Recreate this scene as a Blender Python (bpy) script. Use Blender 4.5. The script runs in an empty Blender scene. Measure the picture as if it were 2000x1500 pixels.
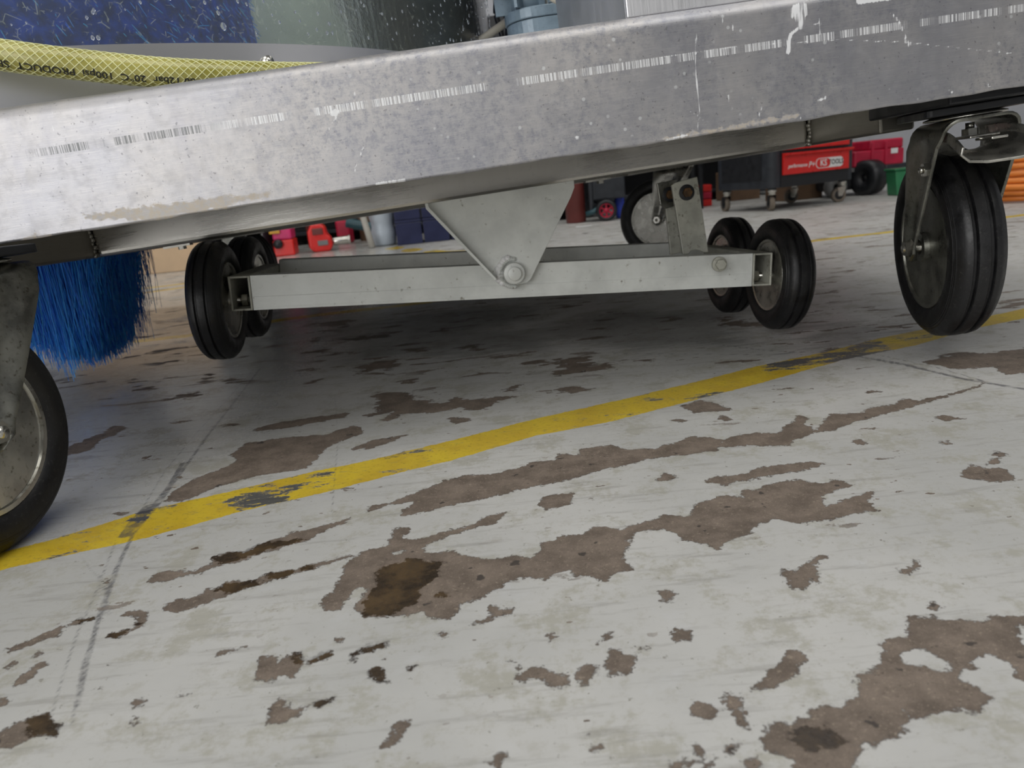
import bpy, bmesh, math, random
import numpy as np
from mathutils import Vector, Matrix
random.seed(7); rng = np.random.default_rng(7)
S = bpy.context.scene
COL = S.collection
PI = math.pi

# ------------------------------------------------------------------ camera
F = 1450.; H = .231; ROLL = math.radians(5.5); PITCH = math.radians(15.3)
_r0 = np.array([1, 0, 0.]); _u0 = np.array([0, math.sin(PITCH), math.cos(PITCH)]); CB = np.array([0, -math.cos(PITCH), math.sin(PITCH)])
CR = _r0*math.cos(ROLL) - _u0*math.sin(ROLL); CU = _u0*math.cos(ROLL) + _r0*math.sin(ROLL)
CAM = np.array([0, 0, H])
cd = bpy.data.cameras.new('camera'); cam = bpy.data.objects.new('camera', cd); COL.objects.link(cam)
cam.matrix_world = Matrix(((CR[0], CU[0], CB[0], 0), (CR[1], CU[1], CB[1], 0), (CR[2], CU[2], CB[2], H), (0, 0, 0, 1)))
cd.sensor_width = 36; cd.sensor_fit = 'HORIZONTAL'; cd.lens = F/2000*36; cd.clip_start = .02; cd.clip_end = 60
cd.dof.use_dof = True; cd.dof.focus_distance = .60; cd.dof.aperture_fstop = 12.5
S.camera = cam
S.view_settings.view_transform = 'Standard'; S.view_settings.look = 'None'; S.view_settings.gamma = 1
S.view_settings.use_curve_mapping = False; S.view_settings.exposure = 0.0
S.cycles.use_denoising = True; S.cycles.max_bounces = 8
try: S.cycles.denoiser = 'OPENIMAGEDENOISE'
except Exception: pass
# ------------------------------------------------------------------ world and lights
W = bpy.data.worlds.new('world'); S.world = W; W.use_nodes = True
W.node_tree.nodes['Background'].inputs[0].default_value = (.92, .95, 1, 1)
W.node_tree.nodes['Background'].inputs[1].default_value = .8
def area(name, loc, aim, sx, sy, power, col=(1, 1, 1)):
    l = bpy.data.lights.new(name, 'AREA'); l.shape = 'RECTANGLE'; l.size = sx; l.size_y = sy; l.energy = power; l.color = col
    o = bpy.data.objects.new(name, l); COL.objects.link(o); o.location = loc
    o.rotation_euler = (Vector(aim)-Vector(loc)).to_track_quat('-Z', 'Y').to_euler(); return o
area('door_daylight', (-3.0, -4.3, 1.75), (-1.6, 1, .9), 4.6, 3.3, 150, (1, .985, .96))
area('overhead_fill', (.9, -.8, 3.4), (.9, -.8, 0), 5.0, 2.4, 84, (1, .985, .945))  # added fill panel below the closed ceiling, lifts the front floor
area('rear_fill', (-.5, 3.2, 3.4), (-.5, 3.2, 0), 6.0, 1.2, 58, (1, .99, .96))  # added fill panel above the background, lifts the shade under the machine

# ------------------------------------------------------------------ pixel -> place helpers
def ray(x, y): return CR*(x-1000)/F - CU*(y-750)/F - CB
def G(x, y, z=0.):
    q = ray(x, y); return CAM + q*((z-H)/q[2])
def PY(x, y, Y):
    q = ray(x, y); return CAM + q*(Y/q[1])
# machine frame: a along the beam, b to the rear, c up
MO = np.array([-.383, .591, .22]); MU = np.array([.995, .082, .056]); MU /= np.linalg.norm(MU)
MWv = np.array([-.08, .996, -.025]); MWv -= MU*(MWv@MU); MWv /= np.linalg.norm(MWv); MV = np.cross(MU, MWv)
def PL(x, y, b):
    q = ray(x, y); t = (b - (CAM-MO)@MWv)/(q@MWv); p = CAM+q*t-MO
    return np.array([p@MU, b, p@MV])

# ------------------------------------------------------------------ materials
class NT:
    def __init__(s, name):
        s.m = bpy.data.materials.new(name); s.m.use_nodes = True; s.t = s.m.node_tree; s.n = s.t.nodes; s.l = s.t.links
        s.b = s.n['Principled BSDF']; s.out = s.n['Material Output']
        s.co = s.n.new('ShaderNodeTexCoord')
    def set(s, **k):
        for a, v in k.items():
            i = s.b.inputs[a.replace('_', ' ')]
            if isinstance(v, (int, float)): i.default_value = v
            elif isinstance(v, tuple): i.default_value = (*v, 1) if len(v) == 3 else v
            else: s.l.new(v, i)
    def _in(s, n, i, v):
        if isinstance(v, (int, float)): n.inputs[i].default_value = v
        elif isinstance(v, tuple): n.inputs[i].default_value = (*v, 1) if len(v) == 3 and n.inputs[i].type == 'RGBA' else v
        else: s.l.new(v, n.inputs[i])
    def obj(s): return s.co.outputs['Object']
    def map(s, v, scale=(1, 1, 1), rot=(0, 0, 0), loc=(0, 0, 0)):
        n = s.n.new('ShaderNodeMapping'); s.l.new(v, n.inputs[0]); n.inputs['Scale'].default_value = scale
        n.inputs['Rotation'].default_value = rot; n.inputs['Location'].default_value = loc; return n.outputs[0]
    def noise(s, v, sc, det=3, rough=.5, dist=0):
        n = s.n.new('ShaderNodeTexNoise'); s.l.new(v, n.inputs['Vector']); n.inputs['Scale'].default_value = sc
        n.inputs['Detail'].default_value = det; n.inputs['Roughness'].default_value = rough; n.inputs['Distortion'].default_value = dist
        return n.outputs['Fac']
    def voro(s, v, sc):
        n = s.n.new('ShaderNodeTexVoronoi'); s.l.new(v, n.inputs['Vector']); n.inputs['Scale'].default_value = sc
        return n
    def math(s, op, a, b=0., c=0.):
        n = s.n.new('ShaderNodeMath'); n.operation = op; s._in(n, 0, a); s._in(n, 1, b); s._in(n, 2, c); return n.outputs[0]
    def ramp(s, v, lo, hi, a=0., b=1.):
        n = s.n.new('ShaderNodeMapRange'); n.interpolation_type = 'SMOOTHSTEP'; s._in(n, 0, v); s._in(n, 1, lo); s._in(n, 2, hi); s._in(n, 3, a); s._in(n, 4, b); return n.outputs[0]
    def mix(s, f, a, b):
        n = s.n.new('ShaderNodeMix'); n.data_type = 'RGBA'; s._in(n, 0, f); s._in(n, 6, a); s._in(n, 7, b); return n.outputs[2]
    def mixf(s, f, a, b):
        n = s.n.new('ShaderNodeMix'); n.data_type = 'FLOAT'; s._in(n, 0, f); s._in(n, 2, a); s._in(n, 3, b); return n.outputs[0]
    def attr(s, name):
        n = s.n.new('ShaderNodeAttribute'); n.attribute_name = name; return n.outputs['Fac']
    def bump(s, h, strength=.3, dist=.001):
        n = s.n.new('ShaderNodeBump'); n.inputs['Strength'].default_value = strength; n.inputs['Distance'].default_value = dist
        s._in(n, 'Height', h); return n.outputs[0]
    def sep(s, v):
        n = s.n.new('ShaderNodeSeparateXYZ'); s.l.new(v, n.inputs[0]); return n.outputs

def mat(name, col, rough=.5, metal=0., dirt=None, dirt_amt=.5, sc=30, bump=.1, var=.12, rv=.1, coat=0):
    t = NT(name); o = t.obj()
    n1 = t.noise(o, sc, 4, .6); n2 = t.noise(o, sc*6, 3, .6)
    dark = tuple(c*(1-var*2) for c in col); lite = tuple(min(1, c*(1+var)) for c in col)
    c = t.mix(t.ramp(n1, .3, .7), dark, lite)
    if dirt: c = t.mix(t.ramp(n2, .62-dirt_amt*.25, .78-dirt_amt*.1, 0, .85), c, dirt)
    t.set(Base_Color=c, Metallic=metal, Roughness=t.ramp(n1, .3, .7, max(.02, rough-rv), min(1, rough+rv)), Coat_Weight=coat)
    if bump: t.set(Normal=t.bump(n2, bump, .0006))
    return t.m

M = {}
M['rubber'] = mat('black_rubber', (.006, .006, .007), .45, 0, (.035, .033, .032), .25, 60, .25, .2)
M['zinc'] = mat('zinc_steel', (.46, .45, .41), .3, .9, (.2, .18, .14), .1, 40, .1, .2)
M['zinc_dark'] = mat('dull_zinc_steel', (.25, .25, .22), .34, .85, (.09, .08, .06), .25, 40, .12, .2)
M['chrome'] = mat('bright_zinc', (.62, .61, .56), .2, .95, (.2, .18, .12), .3, 40, .04, .1, .05)
M['galv'] = mat('galvanised_tube', (.72, .74, .71), .42, .15, (.16, .14, .09), -.05, 22, .12, .07)
M['galv_dark'] = mat('grimy_galvanised', (.46, .46, .40), .5, .3, (.13, .12, .085), .25, 30, .15, .15)
M['rust'] = mat('rusty_bolt', (.16, .085, .035), .6, .4, (.04, .03, .02), .6, 90, .3, .3)
M['black'] = mat('black_paint', (.012, .013, .016), .45, 0, None, 0, 40, .05, .1)
M['charcoal'] = mat('charcoal_paint', (.030, .034, .042), .42, 0, None, 0, 30, .05, .1)
M['red'] = mat('red_paint', (.72, .022, .018), .35, 0, None, 0, 20, 0, .05)
M['crimson'] = mat('crimson_plastic', (.50, .012, .05), .45, 0, None, 0, 20, 0, .1)
M['magenta'] = mat('magenta_plastic', (.65, .03, .16), .45, 0, None, 0, 20, 0, .1)
M['maroon'] = mat('maroon_paint', (.17, .035, .03), .42, 0, None, 0, 10, 0, .08)
M['navy'] = mat('navy_plastic', (.018, .024, .085), .45, 0, None, 0, 12, .03, .1)
M['bluep'] = mat('blue_plastic', (.02, .05, .42), .4, 0, None, 0, 12, .03, .1)
M['greenp'] = mat('green_plastic', (.03, .22, .09), .45, 0, None, 0, 12, .03, .1)
M['whitep'] = mat('milky_plastic', (.55, .62, .70), .4, 0, None, 0, 9, .03, .05)
M['cream'] = mat('cream_paint', (.52, .50, .45), .5, 0, (.3, .27, .2), .2, 12, .03, .05)
M['yellowp'] = mat('yellow_plastic', (.70, .36, .02), .45, 0, None, 0, 12, .03, .1)
M['tealp'] = mat('teal_plastic', (.03, .09, .11), .5, 0, None, 0, 12, .03, .1)
M['orange'] = mat('orange_hose', (.75, .22, .03), .4, 0, None, 0, 12, .03, .08)
M['card'] = mat('cardboard', (.16, .095, .055), .8, 0, (.1, .06, .03), .2, 12, .05, .1)
M['beige'] = mat('beige_board', (.56, .40, .25), .7, 0, (.42, .3, .2), .2, 6, .03, .05)
M['greyp'] = mat('grey_plastic', (.2, .2, .2), .5, 0, None, 0, 12, .03, .1)
M['tread'] = mat('taupe_tread', (.20, .165, .13), .7, 0, None, 0, 12, .03, .1)
M['motor'] = mat('blue_grey_cast', (.20, .27, .33), .38, .1, (.12, .15, .18), .2, 60, .15, .06)
M['cable'] = mat('beige_cable', (.48, .45, .38), .45, 0, None, 0, 20, 0, .05)
M['print_black'] = mat('black_print', (.015, .015, .012), .5, 0, None, 0, 20, 0, .05)
M['print_white'] = mat('white_print', (.85, .85, .85), .5, 0, None, 0, 20, 0, .03)
M['wall'] = mat('grey_wall_paint', (.46, .47, .50), .7, 0, (.35, .35, .36), .2, 1.5, .05, .05)
M['ceiling'] = mat('ceiling_panel', (.60, .60, .60), .8, 0, None, 0, 1.0, 0, .04)
M['cabinet'] = mat('grey_green_cabinet', (.60, .64, .50), .5, .2, None, 0, 3, .02, .12)
M['bristle_core'] = mat('blue_core', (.008, .085, .80), .8, 0, None, 0, 60, .2, .3)
def _bristle():
    t = NT('blue_bristle'); g = t.n.new('ShaderNodeAttribute'); g.attribute_name = 'tint'
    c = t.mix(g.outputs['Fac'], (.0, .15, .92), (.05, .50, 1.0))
    t.set(Base_Color=c, Roughness=.35, Specular_IOR_Level=.5); t.set(Transmission_Weight=.0, Subsurface_Weight=.0)
    return t.m
M['bristle'] = _bristle()
def _steel(name, base, rough, brushed_axis=0, wear=.5):
    t = NT(name); o = t.obj()
    sc = [90, 90, 90]; sc[brushed_axis] = 2.5
    br = t.noise(t.map(o, tuple(sc)), 8, 3, .7)
    bl = t.noise(o, 5, 4, .6); sp = t.noise(o, 160, 2, .6)
    drip = t.noise(t.map(o, (60, 60, 5)), 1, 4, .6)
    c = t.mix(t.ramp(bl, .35, .65), tuple(x*.86 for x in base), base)
    c = t.mix(t.ramp(drip, .5, .75, 0, .35*wear), c, tuple(x*.55 for x in base))
    c = t.mix(t.ramp(sp, .60, .72, 0, .5*wear), c, tuple(x*.5 for x in base))
    t.set(Base_Color=c, Metallic=.9, Roughness=t.math('ADD', t.ramp(bl, .3, .7, rough-.06, rough+.08), t.ramp(br, .3, .7, -.05, .05)),
          Normal=t.bump(br, .03, .0005))
    return t.m
M['steel'] = _steel('brushed_steel', (.70, .70, .70), .30, 0, .05)
M['steel_band'] = mat('band_steel', (.66, .66, .67), .34, .9, None, 0, 2, 0, .08, .04)
M['steel_inner'] = _steel('dull_frame_steel', (.62, .60, .56), .30, 0, .3)
M['steel_side'] = _steel('dark_side_steel', (.30, .285, .25), .42, 1, .4)
M['steel_pan'] = _steel('pale_sheet_steel', (.80, .80, .82), .42, 2, .1)

def _beam():
    t = NT('weathered_beam_steel'); o = t.obj(); x, y, z = t.sep(o)
    bl = t.noise(o, 7, 5, .62); sp = t.noise(o, 300, 2, .6); sp2 = t.noise(o, 110, 3, .6)
    br = t.noise(t.map(o, (6, 200, 200)), 8, 3, .7)
    drip = t.noise(t.map(o, (55, 55, 6)), 1, 4, .6)
    base = t.mix(t.ramp(bl, .35, .65), (.36, .36, .385), (.47, .455, .45))
    base = t.mix(t.ramp(drip, .48, .72, 0, .30), base, (.30, .30, .34))
    mott = t.noise(o, 60, 5, .7)
    base = t.mix(t.math('MULTIPLY', t.ramp(t.noise(o, 130, 6, .8), .42, .66, 0, .5), t.math('MULTIPLY', t.ramp(t.noise(o, 9, 2), .30, .55), t.ramp(x, .15, .28, .35, 1.5))), base, (.24, .25, .29))
    base = t.mix(t.ramp(t.noise(t.map(o, (8, 300, 300)), 6, 3, .8), .45, .75, 0, .35), base, (.60, .58, .56))
    base = t.mix(t.ramp(sp, .64, .72, 0, .55), base, (.16, .16, .17))
    vs = t.voro(o, 95).outputs['Distance']
    spots = t.math('MULTIPLY', t.ramp(vs, .10, .17, 1, 0), t.ramp(t.noise(o, 25, 2), .50, .58))
    spots = t.math('MULTIPLY', spots, t.ramp(x, .15, .5))
    base = t.mix(t.math('MULTIPLY', spots, .6), base, (.78, .80, .80))
    # hatch of rubbed marks along one line
    lz = t.math('ADD', .0615, t.math('MULTIPLY', x, t.HS if hasattr(t, 'HS') else .0))
    dz = t.math('ABSOLUTE', t.math('SUBTRACT', z, lz))
    band = t.ramp(dz, .0026, .0032, 1, 0)
    bars = t.ramp(t.noise(t.map(o, (1, 0, 0)), 620, 2, .8), .47, .53)
    grp = t.ramp(t.noise(t.map(o, (1, 0, 0)), 26, 3, .7), .43, .50)
    hatch = t.math('MULTIPLY', t.math('MULTIPLY', band, bars), t.math('MULTIPLY', grp, t.ramp(x, .03, .07)))
    hc = t.mix(t.ramp(x, .16, .20), (.16, .17, .17), (.86, .87, .88))
    base = t.mix(t.math('MULTIPLY', hatch, .8), base, hc)
    # tan dried dirt near the bottom edge, white paint scratches (traced)
    nd = t.noise(o, 140, 4, .7)
    st = t.ramp(t.math('ADD', t.attr('dirt'), t.math('MULTIPLY', t.math('SUBTRACT', nd, .5), .012)), -.001, .0012, 1, 0)
    base = t.mix(t.math('MULTIPLY', st, t.ramp(t.noise(o, 220, 4, .75), .38, .6, .15, .7)), base, (.46, .39, .29))
    nm = t.noise(t.map(o, (400, 1, 30)), 1, 3, .7)
    mk = t.ramp(t.math('ADD', t.attr('mark'), t.math('MULTIPLY', t.math('SUBTRACT', nm, .5), .004)), -.0003, .0006, 1, 0)
    base = t.mix(t.math('MULTIPLY', mk, .8), base, (.85, .86, .87))
    nonmetal = t.math('MAXIMUM', t.math('MAXIMUM', st, mk), t.math('MULTIPLY', hatch, .7))
    t.set(Base_Color=base, Metallic=t.mixf(nonmetal, .78, .05), Roughness=t.math('ADD', t.ramp(bl, .3, .7, .42, .50), t.ramp(mott, .45, .65, -.02, .04)),
          Normal=t.bump(t.math('ADD', t.math('MULTIPLY', br, .6), t.math('MULTIPLY', sp2, .5)), .14, .0006))
    return t.m
M['beam'] = _beam()

def _plastic_guard():
    t = NT('scratched_clear_plastic'); o = t.obj()
    n, l = t.n, t.l
    def strokes(sc, rot, th):
        v = t.voro(t.map(o, (1, 1, 1), rot), sc); v.feature = 'DISTANCE_TO_EDGE'
        return t.math('MULTIPLY', t.ramp(v.outputs['Distance'], .012, .045, 1, 0), t.ramp(t.noise(t.map(o, (1, 1, 1), rot), sc*.9, 2, .6), th, th+.05))
    sc1 = t.noise(o, 300, 3, .8); sc2 = t.noise(o, 60, 3, .8)
    scr = t.math('MAXIMUM', strokes(95, (.3, .8, .2), .57), t.math('MAXIMUM', strokes(170, (1.2, .1, .9), .57), strokes(60, (.5, 1.9, .4), .60)))
    haze = t.math('ADD', .07, t.math('MULTIPLY', scr, .22))
    tr = n.new('ShaderNodeBsdfTransparent'); tr.inputs[0].default_value = (.88, .93, .90, 1)
    di = n.new('ShaderNodeBsdfDiffuse'); di.inputs[0].default_value = (.60, .66, .58, 1)
    gl = n.new('ShaderNodeBsdfGlossy'); gl.inputs['Roughness'].default_value = .12; gl.inputs[0].default_value = (1, 1, 1, 1)
    l.new(t.bump(t.math('ADD', sc1, sc2), .25, .0006), gl.inputs['Normal'])
    m1 = n.new('ShaderNodeMixShader'); l.new(haze, m1.inputs[0]); l.new(tr.outputs[0], m1.inputs[1]); l.new(di.outputs[0], m1.inputs[2])
    fr = n.new('ShaderNodeFresnel'); fr.inputs[0].default_value = 1.45
    m2 = n.new('ShaderNodeMixShader'); l.new(fr.outputs[0], m2.inputs[0]); l.new(m1.outputs[0], m2.inputs[1]); l.new(gl.outputs[0], m2.inputs[2])
    l.new(m2.outputs[0], t.out.inputs[0]); return t.m
M['guard'] = _plastic_guard()
_t = NT('water_droplet'); _t.set(Base_Color=(.9, .95, 1.), Roughness=.03, Transmission_Weight=.9, IOR=1.33); M['drop'] = _t.m
_t = NT('yellow_clear_hose'); _n = _t.noise(_t.obj(), 25, 3)
_t.set(Base_Color=_t.mix(_t.ramp(_n, .35, .65), (.33, .30, .05), (.46, .42, .11)), Roughness=.22, Coat_Weight=.4, Transmission_Weight=.15); M['hose'] = _t.m
M['braid'] = mat('pale_braid', (.72, .72, .36), .4, 0, None, 0, 20, 0, .05)

# ------------------------------------------------------------------ mesh building
class MB:
    def __init__(s): s.v = []; s.f = []; s.sm = []
    def add(s, v, f, smooth=False, mx=None):
        o = len(s.v)
        if mx is not None: v = [tuple(mx @ Vector(p)) for p in v]
        s.v += [tuple(p) for p in v]; s.f += [tuple(i+o for i in q) for q in f]; s.sm += [smooth]*len(f); return s
    def box(s, x0, x1, y0, y1, z0, z1, mx=None):
        v = [(x, y, z) for z in (z0, z1) for y in (y0, y1) for x in (x0, x1)]
        return s.add(v, [(0, 2, 3, 1), (4, 5, 7, 6), (0, 1, 5, 4), (2, 6, 7, 3), (0, 4, 6, 2), (1, 3, 7, 5)], False, mx)
    def prism(s, poly, axis, d0, d1, mx=None):
        # poly: 2D points in the plane normal to axis ('x': (y,z), 'y': (x,z), 'z': (x,y))
        def P(p, d): return {'x': (d, p[0], p[1]), 'y': (p[0], d, p[1]), 'z': (p[0], p[1], d)}[axis]
        n = len(poly); v = [P(p, d0) for p in poly]+[P(p, d1) for p in poly]
        f = [tuple(range(n)), tuple(range(2*n-1, n-1, -1))]+[(i, (i+1) % n, (i+1) % n+n, i+n) for i in range(n)]
        return s.add(v, f, False, mx)
    def lathe(s, prof, seg=48, mx=None, axis='x', smooth=True, closed=False):
        v = []; f = []; n = len(prof)
        for k in range(seg):
            a = 2*PI*k/seg
            for (x, r) in prof:
                v.append({'x': (x, r*math.cos(a), r*math.sin(a)), 'z': (r*math.cos(a), r*math.sin(a), x), 'y': (r*math.cos(a), x, r*math.sin(a))}[axis])
        for k in range(seg):
            k2 = (k+1) % seg
            for i in range(n if closed else n-1):
                j = (i+1) % n; f.append((k*n+i, k*n+j, k2*n+j, k2*n+i))
        if not closed:
            if prof[0][1] > 1e-6: f.append(tuple(k*n for k in range(seg)))
            if prof[-1][1] > 1e-6: f.append(tuple(k*n+n-1 for k in range(seg)))
        return s.add(v, f, smooth, mx)
    def cyl(s, p0, p1, r, seg=16, r1=None, smooth=True):
        p0 = Vector(p0); p1 = Vector(p1); d = p1-p0; L = d.length; q = d.to_track_quat('Z', 'Y').to_matrix().to_4x4()
        return s.lathe([(0, r), (L, r if r1 is None else r1)], seg, Matrix.Translation(p0) @ q, 'z', smooth)
    def tube(s, pts, r, seg=10):
        P = [Vector(p) for p in pts]; v = []; f = []; up = Vector((0, 0, 1)); n = len(P)
        for i, p in enumerate(P):
            t = (P[min(i+1, n-1)]-P[max(i-1, 0)]).normalized(); x = t.cross(up)
            if x.length < 1e-4: x = t.cross(Vector((0, 1, 0)))
            x.normalize(); y = x.cross(t)
            rr = r[i] if isinstance(r, (list, tuple)) else r
            for k in range(seg):
                a = 2*PI*k/seg; v.append(p+x*math.cos(a)*rr+y*math.sin(a)*rr)
        for i in range(n-1):
            for k in range(seg): f.append((i*seg+k, i*seg+(k+1) % seg, (i+1)*seg+(k+1) % seg, (i+1)*seg+k))
        f.append(tuple(range(seg-1, -1, -1))); f.append(tuple((n-1)*seg+k for k in range(seg)))
        return s.add(v, f, True)
    def hexnut(s, p0, p1, r): return s.cyl(p0, p1, r, 6, smooth=False)
    def mesh(s, name):
        me = bpy.data.meshes.new(name); me.from_pydata([tuple(p) for p in s.v], [], s.f)
        me.polygons.foreach_set('use_smooth', s.sm)
        bm = bmesh.new(); bm.from_mesh(me); bmesh.ops.recalc_face_normals(bm, faces=bm.faces); bm.to_mesh(me); bm.free()
        me.update(); return me
    def build(s, name, m, parent=None, mx=None, bevel=0, seg=2, solid=0, sharp=True):
        me = s.mesh(name); me.materials.append(M[m] if isinstance(m, str) else m)
        o = bpy.data.objects.new(name, me); COL.objects.link(o)
        if parent: o.parent = parent
        if mx is not None: o.matrix_local = mx
        if solid:
            md = o.modifiers.new('solid', 'SOLIDIFY'); md.thickness = solid; md.offset = 0
        if bevel:
            md = o.modifiers.new('bevel', 'BEVEL'); md.width = bevel; md.segments = seg; md.limit_method = 'ANGLE'; md.angle_limit = .6
        return o
def tag(o, label=None, cat=None, group=None, kind=None):
    if label: o['label'] = label
    if cat: o['category'] = cat
    if group: o['group'] = group
    if kind: o['kind'] = kind
    return o
def empty(name, loc=(0, 0, 0), rz=0, **k):
    o = bpy.data.objects.new(name, None); COL.objects.link(o); o.location = loc; o.rotation_euler = (0, 0, rz); o.empty_display_size = .05
    return tag(o, **k)
def T(x, y, z, rz=0, ry=0, rx=0):
    return Matrix.Translation((x, y, z)) @ Matrix.Rotation(rz, 4, 'Z') @ Matrix.Rotation(ry, 4, 'Y') @ Matrix.Rotation(rx, 4, 'X')
def rbox(w, d, r, n=4):
    p = []
    for cx, cy, a0 in ((w/2-r, d/2-r, 0), (-w/2+r, d/2-r, 90), (-w/2+r, -d/2+r, 180), (w/2-r, -d/2+r, 270)):
        for k in range(n+1):
            a = math.radians(a0+90*k/n); p.append((cx+r*math.cos(a), cy+r*math.sin(a)))
    return p
def text_mesh(s, size, shear=0, bold=0):
    c = bpy.data.curves.new('lettering', 'FONT'); c.body = s; c.size = size; c.shear = shear; c.offset = bold; c.align_x = 'CENTER'; c.align_y = 'CENTER'
    c.resolution_u = 3
    o = bpy.data.objects.new('lettering', c); COL.objects.link(o)
    bpy.context.view_layer.update()
    dg = bpy.context.evaluated_depsgraph_get()
    me = bpy.data.meshes.new_from_object(o.evaluated_get(dg)); bpy.data.objects.remove(o)
    return me

# ------------------------------------------------------------------ signed distances for traced marks
def seg_dist(P, A, B):
    d = B-A; L = (d@d)+1e-12; t = np.clip(((P-A)@d)/L, 0, 1)[:, None]; return np.hypot(*(P-(A+t*d)).T)
def poly_sdf(P, poly):
    poly = np.asarray(poly, float); n = len(poly); D = np.full(len(P), 9.); ins = np.zeros(len(P), bool)
    for i in range(n):
        A, B = poly[i], poly[(i+1) % n]; D = np.minimum(D, seg_dist(P, A, B))
        c = (A[1] > P[:, 1]) != (B[1] > P[:, 1])
        if c.any():
            xi = A[0]+(P[:, 1]-A[1])/(B[1]-A[1]+1e-15)*(B[0]-A[0]); ins ^= c & (P[:, 0] < xi)
    return np.where(ins, -D, D)
def region(P, out, polys, pad=.06):
    for poly in polys:
        poly = np.asarray(poly); lo = poly.min(0)-pad; hi = poly.max(0)+pad
        m = np.where(((P > lo) & (P < hi)).all(1))[0]
        if len(m): out[m] = np.minimum(out[m], poly_sdf(P[m], poly))
    return out
def lines(P, out, pls, pad=.06):
    for pl, w in pls:
        pl = np.asarray(pl); lo = pl.min(0)-pad; hi = pl.max(0)+pad
        m = np.where(((P > lo) & (P < hi)).all(1))[0]
        for i in range(len(pl)-1): out[m] = np.minimum(out[m], seg_dist(P[m], pl[i], pl[i+1])-w)
    return out
def g2(x, y): return G(x, y)[:2]
K = 2000/700
def tr(ox, oy, s):
    v = [float(q) for q in s.replace(',', ' ').split()]
    return [g2(ox+v[i]/K, oy+v[i+1]/K) for i in range(0, len(v), 2)]
A_ = """820,400 870,345 930,330 1090,325 1180,285 1180,260 1250,232 1380,215 1460,180 1560,145 1640,110 1740,95 1860,60 1960,30 1940,55 1820,100 1700,165 1600,190 1540,215 1460,225 1370,270 1240,295 1120,340 980,370 900,390
920,550 930,510 1010,485 1120,460 1150,425 1230,430 1240,385 1300,378 1420,390 1480,350 1640,320 1680,310 1740,290 1960,240 1970,250 1760,310 1640,350 1500,385 1440,410 1300,450 1130,520 980,565
30,765 130,730 230,680 330,640 450,600 560,580 560,600 450,615 350,650 340,690 250,705 150,755 60,772
690,575 720,550 820,540 820,580 800,640 640,710 600,700 620,675 730,650 790,610 760,585
0,1230 100,1170 250,1120 280,1160 330,1195 310,1250 180,1260 80,1315 -90,1330 -90,1250
45,990 130,900 240,840 240,870 150,950
35,860 80,825 120,840 60,880
160,815 200,790 230,790 200,820
1400,920 1440,880 1450,810 1540,790 1550,840 1620,795 1680,800 1700,830 1870,770 1860,800 1720,850 1660,870 1630,925 1560,915 1520,955
1500,1170 1520,1110 1510,1060 1580,1025 1590,1085 1710,1090 1590,1175
1740,1080 1780,1050 1850,1045 1770,1100
1200,805 1230,770 1320,765 1210,808
1345,765 1400,730 1370,765
735,1105 750,1040 800,1060
735,1185 735,1145 765,1150 755,1195
580,860 640,840 600,865
990,1030 1020,1010 1060,1020 1020,1035
580,390 605,385 600,402
520,985 550,970 560,990 535,1000
0,1040 50,1050 20,1085 -20,1085""".split('\n')
B_ = """70,515 105,460 150,445 190,350 200,315 310,220 430,190 460,150 480,85 575,95 520,150 640,150 720,120 920,70 1000,20 1110,0 1040,75 980,70 920,100 700,160 650,200 670,230 740,225 830,215 860,240 960,260 1080,265 1160,240 1240,255 1310,210 1310,175 1440,130 1560,120 1590,70 1740,95 1890,55 2010,20 2010,85 1820,115 1790,160 1820,175 1750,240 1810,320 1690,350 1675,395 1590,370 1480,350 1460,325 1380,345 1350,375 1190,360 1090,410 960,490 860,520 800,600 680,590 640,560 560,590 520,570 400,590 320,580 260,525 340,430 310,420 250,440 250,475 200,500 190,555 110,555
300,775 360,740 440,735 455,750 350,785
345,880 400,865 440,885 435,955 385,940
245,795 285,790 265,830
155,720 170,705 210,710 190,728
410,1310 460,1260 480,1205 575,1150 540,1230 480,1320
1140,825 1220,865 1310,860 1380,905 1460,910 1475,950 1430,980 1360,965 1350,940 1250,930 1180,950 1140,930 1200,905
1495,880 1530,850 1600,860 1600,900 1560,980 1510,960
1660,910 1670,830 1690,770 1740,765 1780,805 1835,815 1830,880 1720,915
900,630 1000,600 1040,560 1010,545 1040,510 1080,545 1140,540 1150,580 1080,585 1000,620
1000,1410 1040,1350 1105,1360 1070,1420
1580,1300 1620,1275 1640,1330 1600,1350
1620,735 1650,690 1710,665 1700,700
725,700 735,665 775,680 740,715
550,880 560,855 585,850 570,890
1345,700 1360,675 1380,700 1360,715
1830,750 1900,755 1905,780 1860,775
1560,1240 1575,1235 1585,1255 1570,1260
420,815 440,810 455,820 435,828""".split('\n')
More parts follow.
